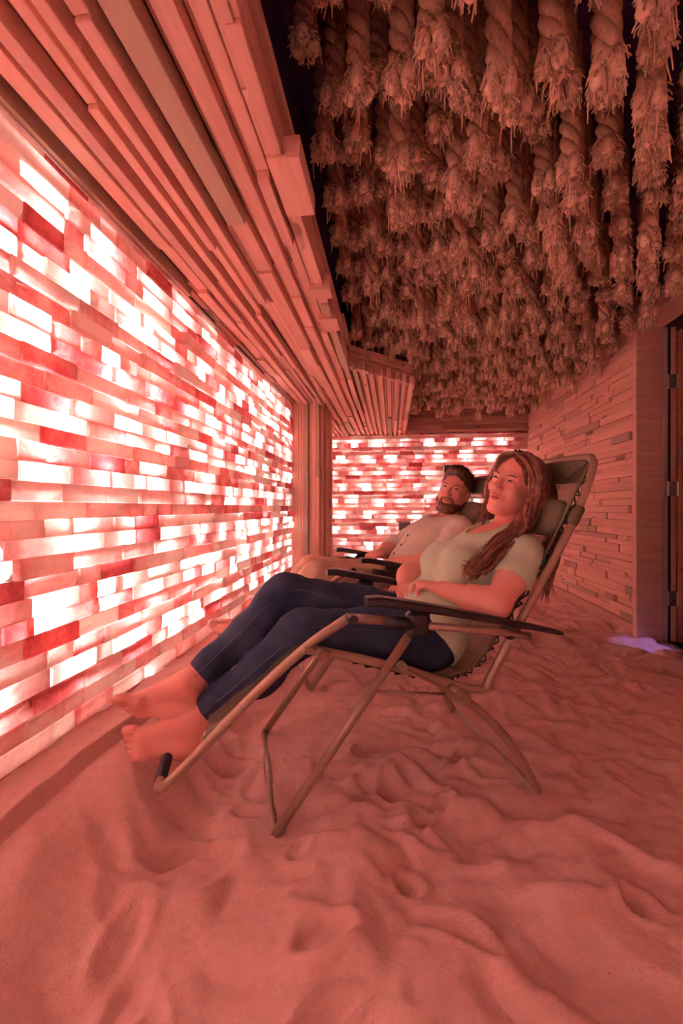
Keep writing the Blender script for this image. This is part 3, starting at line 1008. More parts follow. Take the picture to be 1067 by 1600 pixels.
        stp.add(v_, [(i, (i + 1) % 10, 10 + (i + 1) % 10, 10 + i) for i in range(10)])
        stp.build('strap', M['pillow'], pil, True)
    return root

def copy_tree(o, parent=None):
    c = o.copy(); COL.objects.link(c)
    if parent is not None:
        c.parent = parent; c.matrix_parent_inverse = o.matrix_parent_inverse.copy()
    for ch in list(o.children):
        copy_tree(ch, c)
    return c

chair1 = make_chair()
chair2 = copy_tree(chair1)
for ch, OO, lb in ((chair1, O1, 'nearer bronze-framed reclining lounge chair carrying the woman'), (chair2, O2, 'farther bronze-framed reclining lounge chair carrying the bearded man')):
    ch.location = (OO[0], OO[1], 0)
    ch.rotation_euler = (0, 0, PI + TH)
    tag(ch, lb, 'lounge chair', 'zero-gravity lounge chairs on the salt')

# ------------------------------------------------------------------ small fittings on the end wall
snr = empty('wall_device', (0.779, YB - 0.012, 1.441))
tag(snr, 'small square black device on the end salt wall above the man', 'wall device')
MB().cbox((-0.062, -0.02, -0.062), (0.062, 0.004, 0.062), 0.004).build('frame', M['steel'], snr)
MB().cbox((-0.054, -0.026, -0.054), (0.054, -0.0205, 0.054), 0.004).build('face', M['plastic'], snr)
vent = empty('air_vent', (0.172, YB - 0.012, 0.636))
tag(vent, 'small dark louvred air vent low in the end salt wall', 'vent')
MB().box((-0.075, -0.006, -0.06), (0.075, 0.003, 0.06)).build('backing', M['rubber'], vent)
fr = MB()
for lo, hi in (((-.085, -.014, -.07), (.085, -.002, -.06)), ((-.085, -.014, .06), (.085, -.002, .07)), ((-.085, -.014, -.06), (-.075, -.002, .06)), ((.075, -.014, -.06), (.085, -.002, .06))):
    fr.box(lo, hi)
fr.build('frame', M['strip'], vent)
for k in range(6):
    MB().box((-.074, -0.013, -0.05 + k * 0.019), (.074, -0.0075, -0.043 + k * 0.019)).build('louvre', M['strip'], vent)

# ------------------------------------------------------------------ people: bodies grown from one smooth distance field
class Field:
    def __init__(s, lo, hi, h):
        s.h = h
        s.lo = np.array(lo, float)
        s.n = np.ceil((np.array(hi) - s.lo) / h).astype(int) + 1
        s.D = np.full(s.n, 0.05, np.float32)
        s.ax = [(s.lo[i] + h * np.arange(s.n[i])).astype(np.float32) for i in range(3)]
    def window(s, lo, hi, pad=0.05):
        a = np.clip(np.floor((np.array(lo) - pad - s.lo) / s.h).astype(int), 0, s.n)
        b = np.clip(np.ceil((np.array(hi) + pad - s.lo) / s.h).astype(int) + 1, 0, s.n)
        return tuple(slice(int(i), int(j)) for i, j in zip(a, b))
    def pts(s, w):
        return np.meshgrid(*[s.ax[i][w[i]] for i in range(3)], indexing='ij', sparse=True)

def smin(a, b, k):
    h = np.maximum(k - np.abs(a - b), 0) / k
    return np.minimum(a, b) - h * h * k * 0.25

class Cone:
    """tapered round limb, optionally flattened along one direction"""
    def __init__(s, a, b, ra, rb, flat=None, fac=1.0):
        s.a = np.array(a, float); s.b = np.array(b, float); s.ra = ra; s.rb = rb
        s.flat = None if flat is None else np.array(flat, float) / np.linalg.norm(flat); s.fac = fac
    def bbox(s):
        r = max(s.ra, s.rb) + 0.02
        return np.minimum(s.a, s.b) - r, np.maximum(s.a, s.b) + r
    def ev(s, X, Y, Z, grow):
        d = s.b - s.a; L2 = float(d @ d) + 1e-12
        px, py, pz = X - s.a[0], Y - s.a[1], Z - s.a[2]
        t = np.clip((px * d[0] + py * d[1] + pz * d[2]) / L2, 0, 1)
        qx, qy, qz = px - t * d[0], py - t * d[1], pz - t * d[2]
        q2 = qx * qx + qy * qy + qz * qz
        R = s.ra + (s.rb - s.ra) * t
        if s.flat is not None:
            n = s.flat
            c = qx * n[0] + qy * n[1] + qz * n[2]
            q2 = q2 + c * c * (1 / (s.fac ** 2) - 1)
            dd = np.sqrt(q2) - R
            w = np.sqrt(np.clip(c * c * (1 / s.fac ** 2) / (q2 + 1e-9), 0, 1))
            return dd * (1 - w * (1 - s.fac)) - grow
        return np.sqrt(q2) - R - grow

class Ell:
    def __init__(s, c, axes, rad):
        s.c = np.array(c, float); s.A = np.array(axes, float); s.r = np.array(rad, float)
    def bbox(s):
        r = float(s.r.max()) + 0.02
        return s.c - r, s.c + r
    def ev(s, X, Y, Z, grow):
        p = [X - s.c[0], Y - s.c[1], Z - s.c[2]]
        k0 = 0; k1 = 0
        for i in range(3):
            q = p[0] * s.A[i][0] + p[1] * s.A[i][1] + p[2] * s.A[i][2]
            r = s.r[i] + grow
            k0 = k0 + (q / r) ** 2; k1 = k1 + (q / (r * r)) ** 2
        k0 = np.sqrt(k0); k1 = np.sqrt(k1) + 1e-6
        return k0 * (k0 - 1) / k1

def add_group(F, prims, k, kout, grow=0.0, cuts=(), minus=(), disp=None):
    """smooth union of prims -> clipped by planes (keep dot(p-o,n) < 0) -> joined into the field"""
    lo = np.min([p.bbox()[0] for p in prims], 0) - max(0, grow); hi = np.max([p.bbox()[1] for p in prims], 0) + max(0, grow)
    w = F.window(lo, hi)
    X, Y, Z = F.pts(w)
    shp = F.D[w].shape
    T = np.full(shp, 0.08, np.float32)
    for p in prims:
        kk = getattr(p, 'k', k)
        l, h_ = p.bbox()
        ww = F.window(l - max(0, grow), h_ + max(0, grow), 0.04)
        sub = tuple(slice(max(0, a.start - b.start), max(0, a.stop - b.start)) for a, b in zip(ww, w))
        x, y, z = F.pts(ww)
        d = p.ev(x, y, z, grow).astype(np.float32)
        if getattr(p, 'neg', False):
            T[sub] = -smin(-T[sub], d, kk)
        else:
            T[sub] = smin(T[sub], d, kk)
    if disp is not None:
        T = T + disp(X, Y, Z).astype(np.float32)
    for (o, n) in cuts:
        n = np.array(n, float) / np.linalg.norm(n)
        pl = ((X - o[0]) * n[0] + (Y - o[1]) * n[1] + (Z - o[2]) * n[2])
        T = np.maximum(T, pl)
    for p in minus:
        T = np.maximum(T, -p.ev(X, Y, Z, 0))
    F.D[w] = smin(F.D[w], T, kout) if kout > 0 else np.minimum(F.D[w], T)

def surface(F):
    D = F.D
    S_ = D < 0
    n = D.shape
    c = S_[:-1, :-1, :-1].astype(np.int8)
    tot = np.zeros(np.array(n) - 1, np.int8)
    for dx in (0, 1):
        for dy in (0, 1):
            for dz in (0, 1):
                tot += S_[dx:n[0] - 1 + dx, dy:n[1] - 1 + dy, dz:n[2] - 1 + dz]
    cells = np.argwhere((tot > 0) & (tot < 8))
    idx = np.full(np.array(n) - 1, -1, np.int32)
    idx[tuple(cells.T)] = np.arange(len(cells))
    acc = np.zeros((len(cells), 3)); cnt = np.zeros(len(cells))
    corners = [(i, j, k) for i in (0, 1) for j in (0, 1) for k in (0, 1)]
    val = {c_: D[cells[:, 0] + c_[0], cells[:, 1] + c_[1], cells[:, 2] + c_[2]].astype(float) for c_ in corners}
    for a in corners:
        for ax in range(3):
            if a[ax] == 0:
                b = list(a); b[ax] = 1; b = tuple(b)
                va, vb = val[a], val[b]
                m_ = (va < 0) != (vb < 0)
                t = np.where(m_, va / (va - vb + 1e-20), 0)
                p = np.array(a, float)[None, :].repeat(len(cells), 0)
                p[:, ax] += t
                acc[m_] += p[m_]; cnt[m_] += 1
    V = F.lo + F.h * (cells + acc / cnt[:, None])
    quads = []
    for ax in range(3):
        o1, o2 = [(1, 2), (2, 0), (0, 1)][ax]
        sl0 = [slice(None)] * 3; sl1 = [slice(None)] * 3
        sl0[ax] = slice(0, n[ax] - 1); sl1[ax] = slice(1, n[ax])
        A, B = S_[tuple(sl0)], S_[tuple(sl1)]
        E = np.argwhere(A != B)
        E = E[(E[:, o1] > 0) & (E[:, o2] > 0) & (E[:, o1] < n[o1] - 1) & (E[:, o2] < n[o2] - 1)]
        def at(d1, d2):
            q = E.copy(); q[:, o1] -= d1; q[:, o2] -= d2
            return idx[q[:, 0], q[:, 1], q[:, 2]]
        Q = np.stack([at(1, 1), at(0, 1), at(0, 0), at(1, 0)], 1)
        flip = ~A[E[:, 0], E[:, 1], E[:, 2]]
        Q[flip] = Q[flip][:, ::-1]
        quads.append(Q)
    return V, np.vstack(quads)

def relax(V, Q, it=2, lam=0.5):
    E = np.vstack([Q[:, [0, 1]], Q[:, [1, 2]], Q[:, [2, 3]], Q[:, [3, 0]]])
    for _ in range(it):
        s = np.zeros_like(V); c = np.zeros(len(V))
        for k in range(3):
            s[:, k] = np.bincount(E[:, 0], V[E[:, 1], k], len(V)) + np.bincount(E[:, 1], V[E[:, 0], k], len(V))
        c = np.bincount(E[:, 0], minlength=len(V)) + np.bincount(E[:, 1], minlength=len(V))
        V = V + lam * (s / c[:, None] - V)
    return V

def grow_mesh(name, F, mat, parent, it=2):
    V, Q = surface(F)
    V = relax(V, Q, it)
    return mesh_obj(name, V, Q, mat, parent, smooth=True)

def unit(v): v = np.array(v, float); return v / np.linalg.norm(v)

def head_prims(C, f, l, u, k, male=False):
    P = lambda a, b_, c_: np.array(C) + k * (a * f + b_ * l + c_ * u)
    A = [f, l, u]
    E = lambda c_, r, kk=0.02: _k(Ell(P(*c_), A, np.array(r) * k), kk * k)
    Cn = lambda a, b_, ra, rb, kk=0.015: _k(Cone(P(*a), P(*b_), ra * k, rb * k), kk * k)
    out = [E((-.012, 0, .035), (.098, .076, .086)), E((.022, 0, -.030), (.066, .060, .082), .03)]
    jw = 0.062 if male else 0.052
    for s in (1, -1):
        out += [Cn((-.005, s * jw, -.045), (.062, s * .018, -.100), .020, .017, .025),
                E((.062, s * .040, -.022), (.024, .022, .020), .02),
                E((-.012, s * .078, -.008), (.017, .008, .030), .008),
                Cn((.080, s * .012, .022), (.072, s * .045, .020), .012, .010, .015)]
    out += [E((.070, 0, -.100), (.018, .022, .016), .02),
            Cn((.088, 0, .018), (.110, 0, -.024), .0085, .0105, .010),
            E((.107, 0, -.029), (.0125, .0115, .010), .008),
            E((.096, .0105, -.031), (.010, .007, .0070), .006), E((.096, -.0105, -.031), (.010, .007, .0070), .006),
            E((.083, 0, -.062), (.016, .026, .020), .015)]
    for s in (1, -1):
        e = E((.098, s * .031, .004), (.016, .018, .010), .010); e.neg = True
        out.append(e)
        out.append(E((.079, s * .031, .003), (.0125, .0165, .0115), .006))
    return out, P
def _k(p, kk):
    p.k = kk; return p

def hand_prims(W, d, n, lat, fing, thumb, sc=1.0, palm=0.085, wid=0.036):
    """W wrist, d palm direction, n back-of-hand normal, lat towards the thumb; fing: (start lateral, len, curl angles)"""
    d, n = unit(d), unit(n); n = unit(n - d * (n @ d)); lat = unit(lat - d * (np.dot(lat, d)) - n * np.dot(lat, n))
    W = np.array(W, float)
    out = [_k(Cone(W, W + d * palm * .45 * sc, 0.026 * sc, 0.034 * sc, n, 0.52), .012),
           _k(Cone(W + d * palm * .4 * sc - lat * .012 * sc, W + d * palm * .92 * sc - lat * .014 * sc, .026 * sc, .024 * sc, n, .5), .012),
           _k(Cone(W + d * palm * .4 * sc + lat * .012 * sc, W + d * palm * .92 * sc + lat * .014 * sc, .026 * sc, .024 * sc, n, .5), .012)]
    tips = []
    for (q, L, curls) in fing:
        p = W + d * palm * (.93 - .25 * abs(q - .2) ** 2) * sc + lat * wid * q * sc
        dirn = d; r = 0.0092 * sc
        for (seg, cu) in zip((.46, .30, .24), curls):
            ca, sa = math.cos(cu), math.sin(cu)
            dirn = unit(dirn * ca - n_of(dirn, n, lat) * sa)
            e = p + dirn * L * seg * sc
            out.append(_k(Cone(p, e, r, r * .92), .005)); p = e; r *= .92
        tips.append((p, dirn, n_of(dirn, n, lat), r))
    p = W + d * palm * .25 * sc + lat * .024 * sc
    for (vec, L, r0, r1) in thumb:
        e = p + unit(vec) * L * sc
        out.append(_k(Cone(p, e, r0 * sc, r1 * sc), .008)); p = e
    return out, tips
def n_of(dirn, n, lat):
    return unit(np.cross(lat, dirn)) if np.dot(np.cross(lat, dirn), n) > -0.2 else -unit(np.cross(lat, dirn))

def foot_prims(ank, heel, ball, med, sc=1.0, curl=0.0, splay=0.0):
    """med: direction from the little toe to the big toe"""
    ank, heel, ball = (np.array(p, float) for p in (ank, heel, ball))
    fd = unit(ball - heel); med = unit(np.array(med) - fd * np.dot(med, fd)); up = unit(np.cross(med, fd))
    if np.dot(up, ank - heel) < 0: up = -up
    out = [_k(Cone(ank, heel + up * .01, .037 * sc, .033 * sc), .03),
           _k(Cone(heel, heel + fd * .06 - up * .002, .031 * sc, .030 * sc), .03),
           _k(Cone(ank + fd * .015, ball + up * .012 + med * .010, .036 * sc, .021 * sc, med, 1.15), .03),
           _k(Cone(heel - med * .01, ball - med * .026 - fd * .012, .028 * sc, .0195 * sc), .025),
           _k(Cone(ball + med * .024, ball - med * .034 - fd * .014, .0225 * sc, .0180 * sc, up, .85), .02)]
    tips = []
    for i, (q, L, r) in enumerate(((.034, .056, .0142), (.0105, .053, .0104), (-.0085, .047, .0098), (-.0265, .040, .0094), (-.043, .032, .0092))):
        b0 = ball + med * q * sc - fd * (.006 + .010 * i * .5) * sc
        m1 = b0 + (fd * L * .62 + up * .006 + med * (q * .12)) * sc
        e = m1 + unit(fd * 1.0 - up * (.35 + curl)) * L * .42 * sc
        out.append(_k(Cone(b0, m1, r * 1.05 * sc, r * .92 * sc), .005))
        out.append(_k(Cone(m1, e, r * .92 * sc, r * 1.06 * sc), .002))
        tips.append((e, fd, up, r * sc))
    # malleoli
    out += [_k(Ell(ank + med * .030 * sc, [fd, med, up], (.016, .012, .016)), .015), _k(Ell(ank - med * .030 * sc - up * .008, [fd, med, up], (.015, .011, .015)), .015)]
    return out, tips

def nail_geo(parent, tips, drop, size):
    for (p, d, up, r) in tips:
        lat = np.cross(d, up)
        v = []; f = []
        for i in range(5):
            for j in range(5):
                a = (i / 4 - .5) * 2; b_ = (j / 4 - .5) * 2
                hgt = r * (1.03 - .25 * b_ * b_ - 0.12 * a * a)
                v.append(p + d * (a * size * 1.1 + drop) + lat * b_ * size * .9 + up * hgt)
        for i in range(4):
            for j in range(4):
                q = i * 5 + j
                f.append((q, q + 1, q + 6, q + 5))
        mesh_obj('nail', v, f, M['nail'], parent, smooth=True)

def skin_mat(name, base, flush):
    m, nt, b = nodes(name)
    vec, rnd = objcoord(nt)
    n1 = noise(nt, vec, 7, 3); n2 = noise(nt, vec, 120, 3)
    c = ramp(nt, n1, [(0.3, base), (0.7, flush)])
    nt.links.new(c, b.inputs['Base Color'])
    b.inputs['Roughness'].default_value = 0.5
    b.inputs['Subsurface Weight'].default_value = 0.0
    b.inputs['Specular IOR Level'].default_value = 0.35
    bump(nt, b, n2, 0.08, 0.002)
    return m
M['skin_w'] = skin_mat('skin_fair', (0.86, 0.48, 0.40), (0.82, 0.41, 0.34))
M['skin_m'] = skin_mat('skin_tan', (0.80, 0.44, 0.35), (0.74, 0.37, 0.29))
def cloth(name, a, b_, scale=14, bmp=0.25, weave=420):
    m, nt, b = nodes(name)
    vec, rnd = objcoord(nt)
    n1 = noise(nt, vec, scale, 4, .6); n2 = noise(nt, vec, weave, 2)
    c = ramp(nt, n1, [(0.3, a), (0.7, b_)])
    nt.links.new(c, b.inputs['Base Color'])
    b.inputs['Roughness'].default_value = 0.9
    b.inputs['Specular IOR Level'].default_value = 0.15
    bump(nt, b, math_n(nt, 'ADD', math_n(nt, 'MULTIPLY', n2, .3), n1), bmp, 0.004)
    return m
M['tee'] = cloth('sage_tee', (0.52, 0.76, 0.56), (0.60, 0.84, 0.64))
M['denim'] = cloth('dark_denim', (0.016, 0.026, 0.055), (0.042, 0.064, 0.110), 9, .3, 500)
M['stitch'] = plain('denim_thread', (0.13, 0.14, 0.17), 0.8)
M['linen'] = cloth('cream_linen', (0.62, 0.70, 0.58), (0.72, 0.80, 0.68), 16)
M['khaki'] = cloth('khaki_cotton', (0.50, 0.37, 0.26), (0.60, 0.46, 0.33), 12)
M['lip'] = plain('lips', (0.55, 0.20, 0.19), 0.4)
M['lip_m'] = plain('lips_tan', (0.50, 0.24, 0.20), 0.5)
M['nail'] = plain('nails', (0.78, 0.50, 0.42), 0.3)
M['eyewhite'] = plain('eye_white', (0.62, 0.52, 0.48), 0.25)
M['iris'] = plain('iris', (0.035, 0.022, 0.018), 0.15)
M['button'] = plain('dark_button', (0.03, 0.02, 0.02), 0.3)
def hair_mat(name, a, b_, c_):
    m, nt, b = nodes(name)
    vec, rnd = objcoord(nt, (1, 1, 1))
    n1 = noise(nt, vec, 55, 4, .6); n2 = noise(nt, vec, 9, 2)
    c = ramp(nt, math_n(nt, 'ADD', math_n(nt, 'MULTIPLY', n1, .5), math_n(nt, 'MULTIPLY', n2, .5)), [(0.3, a), (0.5, b_), (0.7, c_)])
    nt.links.new(c, b.inputs['Base Color'])
    b.inputs['Roughness'].default_value = 0.42
    b.inputs['Specular IOR Level'].default_value = 0.4
    bump(nt, b, n1, .3, .002)
    return m
M['hair_w'] = hair_mat('auburn_hair', (0.075, 0.032, 0.030), (0.17, 0.075, 0.052), (0.44, 0.23, 0.15))
M['hair_m'] = hair_mat('brown_hair', (0.050, 0.026, 0.020), (0.085, 0.045, 0.032), (0.14, 0.075, 0.050))
M['beard'] = hair_mat('brown_beard', (0.075, 0.034, 0.024), (0.13, 0.058, 0.038), (0.19, 0.088, 0.055))

def wob(amp, f1, ph=0.0):
    def fn(X, Y, Z):
        return amp * (np.sin(X * f1 + 1.7 * np.sin(Z * f1 * .6 + ph)) * np.sin(Z * f1 * .8 + 1.3 * np.sin(Y * f1 * .7 + ph)) + .6 * np.sin((X + Z) * f1 * 1.7 + Y * f1 * .9 + ph) * np.sin(Y * f1 * .5))
    return fn

def face_bits(P, f, l, u, k, parent, brow_mat, droop, gaze, lip='lip', lr=1.0):
    """eyes, lids, brows and lips as parts of a head; P maps head coordinates to the body's space"""
    for s in (1, -1):
        e = MB()
        c0 = P(.0842, s * .031, .0025)
        na, nb = 14, 8
        v = []; ff = []
        for i in range(nb + 1):
            th_ = PI * i / nb
            for j in range(na):
                ph = 2 * PI * j / na
                v.append(c0 + k * (.0085 * math.cos(ph) * math.sin(th_) * f + .0135 * math.sin(ph) * math.sin(th_) * l + .0048 * droop * math.cos(th_) * u))
        for i in range(nb):
            for j in range(na):
                q = (j + 1) % na
                ff.append((i * na + j, (i + 1) * na + j, (i + 1) * na + q, i * na + q))
        eye = mesh_obj('eye', v, ff, M['eyewhite'], parent, smooth=True)
        c1 = P(.0890, s * .031 + gaze[0], .0030 + gaze[1])
        v = [c1 + k * (.0050 * math.cos(a) * l + .0042 * droop * math.sin(a) * u + .0014 * f) for a in np.linspace(0, 2 * PI, 12, endpoint=False)] + [c1 + k * .0042 * f]
        ff = [(i, (i + 1) % 12, 12) for i in range(12)]
        mesh_obj('iris', v, ff, M['iris'], eye, smooth=True)
        lash = MB().tube([P(.083, s * .0165, .0030), P(.0925, s * .025, .0030 + .0050 * droop), P(.0925, s * .034, .0030 + .0050 * droop), P(.082, s * .0465, .0012)], [0.0010 * k, 0.0019 * k, 0.0010 * k], 6)
        lash.build('eyelashes', M['iris'], eye, True)
        b1 = MB()
        b1.tube(smooth_path([P(.0935, s * .014, .0195), P(.0935, s * .028, .0240), P(.0850, s * .042, .0240), P(.0740, s * .052, .0175)], 4), [.0018 * k, .0026 * k, .0022 * k, .0008 * k], 6)
        b1.build('eyebrow', brow_mat, parent, True)
    lp = MB()
    lp.tube(smooth_path([P(.0900, .0200, -.0622), P(.0985, .012, -.0560), P(.1010, .004, -.0548), P(.0998, 0, -.0562), P(.1010, -.004, -.0548), P(.0985, -.012, -.0560), P(.0900, -.0200, -.0622)], 4), [.0012 * k, .0042 * k * lr, .0046 * k * lr, .0042 * k * lr, .0012 * k], 8)
    lp.tube(smooth_path([P(.0900, .0200, -.0628), P(.0975, .011, -.0652), P(.0992, 0, -.0660), P(.0975, -.011, -.0652), P(.0900, -.0200, -.0628)], 4), [.0012 * k, .0050 * k * lr, .0056 * k * lr, .0050 * k * lr, .0012 * k], 8)
    lp.build('lips', M[lip], parent, True)

def axes_from(pitch, yaw, roll):
    """head axes in chair space: x forward, y to the sitter's left, z up"""
    p, y_, r = (math.radians(a) for a in (pitch, yaw, roll))
    f = np.array([math.cos(p) * math.cos(y_), math.cos(p) * math.sin(y_), math.sin(p)])
    l0 = unit(np.cross([0, 0, 1.0], f)); u0 = np.cross(f, l0)
    l = math.cos(r) * l0 - math.sin(r) * u0
    u = np.cross(f, l)
    return f, l, u

TT = unit((-0.496, 0, 0.868)); NN = unit((0.868, 0, 0.496)); YY = np.array([0, 1.0, 0])

# ---------------------------------------------------------------- the woman
def make_woman():
    root = empty('person', (O1[0], O1[1], 0), PI + TH)
    tag(root, 'woman with long auburn hair, sage T-shirt and jeans reclining with crossed ankles', 'person')
    f, l, u = axes_from(11, 26, 17)
    C = np.array([-0.513, 0.032, 0.980])
    hk = 1.02
    hp, P = head_prims(C, f, l, u, hk)
    neck = [_k(Cone(P(-.030, 0, -.060), (-0.478, 0.022, 0.785), .050, .056), .03)]
    torsoA = [TT, YY, NN]
    torso = [Ell((-0.150, 0, 0.452), torsoA, (.115, .172, .108)), Ell((-0.235, 0, 0.560), torsoA, (.120, .128, .092)),
             Ell((-0.325, .01, 0.668), torsoA, (.130, .140, .098)), Ell((-0.410, .02, 0.748), torsoA, (.085, .145, .078)),
             Cone((-0.440, .165, .748), (-0.475, .05, .795), .052, .050), Cone((-0.440, -.110, .755), (-0.475, -.01, .795), .052, .050)]
    for s, yy in ((1, .085), (-1, -.055)):
        torso.append(_k(Ell(np.array([-0.262, yy, 0.690]), torsoA, (.066, .066, .072)), .03))
    torso.append(_k(Ell((-0.170, 0, 0.530), torsoA, (.09, .11, .075)), .04))
    SL = np.array([-0.440, .190, .738]); EL = np.array([-0.295, .250, .592]); WL = np.array([-0.182, .105, .622])
    SR = np.array([-0.440, -.135, .745]); ER = np.array([-0.190, -.205, .632]); WR = np.array([-0.118, -.085, .598])
    def arm(S_, E_, W_):
        mid = (S_ + E_) / 2
        return [Cone(S_, mid, .053, .049), Cone(mid, E_, .049, .040), _k(Cone(E_, E_ + (W_ - E_) * .35, .041, .042), .03), _k(Cone(E_ + (W_ - E_) * .3, W_, .042, .0275), .03)]
    armL, armR = arm(SL, EL, WL), arm(SR, ER, WR)
    handL, tipL = hand_prims(WL, (0.075, -0.085, 0.016), (-.05, -.05, 1.0), (-.75, -.62, .1),
                             [(1.0, .066, (.35, .75, .5)), (.35, .073, (.4, .8, .5)), (-.33, .068, (.45, .85, .5)), (-.95, .054, (.5, .9, .5))][::1],
                             [((0.02, -.10, -.01), .042, .0125, .0105), ((.05, -.07, -.02), .03, .0105, .0085)], 0.98)
    handR, tipR = hand_prims(WR, (0.02, .105, -.004), (.15, -.02, 1.0), (.95, -.2, -.1),
                             [(1.0, .066, (.15, .35, .3)), (.35, .073, (.15, .35, .3)), (-.33, .068, (.2, .4, .3)), (-.95, .054, (.25, .45, .3))],
                             [((.085, .055, .02), .040, .0125, .0105), ((.05, .08, .0), .03, .0105, .0085)], 0.98)
    HL, HR = np.array([-0.135, .090, .452]), np.array([-0.135, -.090, .458])
    KL, AL = np.array([0.292, .085, .505]), np.array([0.628, .048, .234])
    KR, AR = np.array([0.335, -.070, .598]), np.array([0.648, .038, .343])
    def leg(H, K, A):
        t = lambda a, b_, q: a + (b_ - a) * q
        back = np.array([0, 0, -1.0])
        return [Cone(H, t(H, K, .45), .098, .082), Cone(t(H, K, .4), K, .084, .060), _k(Cone(K, t(K, A, .15), .058, .053), .03),
                _k(Cone(t(K, A, .10), t(K, A, .42) - np.array([.012, 0, .016]), .050, .056), .04), _k(Cone(t(K, A, .40) - np.array([.010, 0, .014]), t(K, A, .80), .056, .040), .04),
                _k(Cone(t(K, A, .78), A, .040, .034), .03)]
    legL, legR = leg(HL, KL, AL), leg(HR, KR, AR)
    footL, toeL = foot_prims(AL, (0.652, .050, .160), (0.784, .055, .186), (.10, -.80, .55), 1.0, .12)
    footR, toeR = foot_prims(AR, (0.642, .038, .268), (0.798, .040, .294), (.05, .66, .74), 1.02, .0)
    F = Field((-0.72, -.34, .05), (.96, .36, 1.14), .0031)
    add_group(F, torso, .05, 0)
    add_group(F, neck + hp, .02, .015)
    add_group(F, armL + handL, .02, .010)
    add_group(F, armR + handR, .02, .006)
    add_group(F, legL + footL, .03, .010)
    add_group(F, legR + footR, .03, .004)
    body = grow_mesh('body', F, M['skin_w'], root, 1)
    nail_geo(body, toeL, .003, .0062); nail_geo(body, toeR, .003, .0062); nail_geo(body, tipL, .0, .0048)
    # T-shirt
    F = Field((-0.72, -.34, .30), (.12, .36, .90), .0036)
    elb = lambda S_, E_, q: S_ + (E_ - S_) * q
    upL = [Cone(SL, elb(SL, EL, .75), .060, .060)]; upR = [Cone(SR, elb(SR, ER, .75), .058, .058)]
    scoop = [Ell((-0.425, .028, .835), [TT, YY, NN], (.095, .075, .13)), Cone((-0.385, .028, .80), (-0.335, .035, .76), .040, .016)]
    tail = torso + [_k(Ell((-0.165, 0, 0.465), torsoA, (.125, .182, .118)), .05)]
    add_group(F, tail, .05, 0, .012, cuts=[((-0.02, 0, .564), (0.78, 0.22, -0.62)), ], minus=scoop, disp=wob(.0032, 34))
    add_group(F, upL, .02, .03, .004, cuts=[(elb(SL, EL, .53), EL - SL + np.array([.02, .02, 0]))], disp=wob(.002, 50, 1))
    add_group(F, upR, .02, .03, .004, cuts=[(elb(SR, ER, .47), ER - SR)], disp=wob(.002, 50, 2))
    shirt = grow_mesh('t_shirt', F, M['tee'], root, 1)
    # jeans
    F = Field((-0.36, -.24, .14), (.72, .26, .72), .0036)
    pel = [Ell((-0.155, 0, 0.448), torsoA, (.115, .176, .108))]
    add_group(F, pel, .03, 0, .006, cuts=[((-0.20, 0, .53), (-.50, 0, .86))])
    cut = lambda K, A, q, tilt=(0, 0, 0): [(K + (A - K) * q, (A - K) + np.array(tilt))]
    add_group(F, legL, .03, .03, .0075, cuts=cut(KL, AL, .895), disp=wob(.0022, 46))
    add_group(F, legR, .03, .012, .0075, cuts=cut(KR, AR, .895, (.0, 0, .0)), disp=wob(.0022, 46, 1))
    jeans = grow_mesh('jeans', F, M['denim'], root, 1)
    # side seams and cuff stitching
    st = MB()
    def seam(H, K, A, side, r0, upz):
        pts = []
        for (q, r) in ((.35, .098), (.7, .084), (.95, .074)):
            pts.append(H + (K - H) * q + unit(side + np.array([-.05, 0, .42])) * (r + .0025))
        for (q, r) in ((.12, .067), (.4, .066), (.65, .059), (.89, .050)):
            pts.append(K + (A - K) * q + unit(side + np.array([.22, 0, .22])) * (r + .0015))
        return smooth_path(pts, 8)
    st.tube(seam(HR, KR, AR, unit((0, 1, .0)), 0, 1), .0011, 5)
    st.tube(seam(HL, KL, AL, unit((0, 1, .0)), 0, 1), .0011, 5)
    st.build('seam', M['stitch'], jeans, True)
    cf = MB()
    for K, A, r in ((KL, AL, .0462), (KR, AR, .0462)):
        d = unit(A - K); c_ = K + (A - K) * .878
        a1 = unit(np.cross(d, [0, 1, 0])); a2 = np.cross(d, a1)
        cf.tube([c_ + r * (math.cos(a) * a1 + math.sin(a) * a2) for a in np.linspace(0, 2 * PI, 25)], .0022, 6)
    cf.build('cuff', M['denim'], jeans, True)
    face_bits(P, f, l, u, hk, body, M['beard'], 0.9, (0.0, .0005))
    # ---- hair: a cap that hugs the skull and many wavy locks
    hair = MB()
    F = Field(C - .2, C + .2, .0036)
    cap = [Ell(P(-.022, 0, .038), [f, l, u], np.array((.104, .086, .092)) * hk), Ell(P(-.055, 0, -.03), [f, l, u], np.array((.075, .080, .10)) * hk)]
    facecut = [Ell(P(.115, 0, -.035), [f, l, u], np.array((.115, .074, .118)) * hk)]
    add_group(F, cap, .03, 0, minus=facecut, disp=wob(.0012, 70))
    cap_o = grow_mesh('hair', F, M['hair_w'], root, 2)
    hr = random.Random(4)
    def lock(pts, r0, wav, ph):
        Pp = smooth_path(pts, 6)
        T_, N_, B_ = frames(Pp)
        s_ = np.linspace(0, 1, len(Pp))
        amp = wav * s_ ** .7
        Pp = Pp + N_ * (amp * np.sin(s_ * 15 + ph))[:, None] + B_ * (amp * .6 * np.cos(s_ * 13 + ph))[:, None]
        rad = r0 * np.clip(np.minimum(.55 + s_ * 3, (1.02 - s_) * 3.2), .1, 1)
        hair.tube(Pp, list(rad), 6)
    jit = lambda a: np.array([hr.uniform(-a, a) for _ in range(3)])
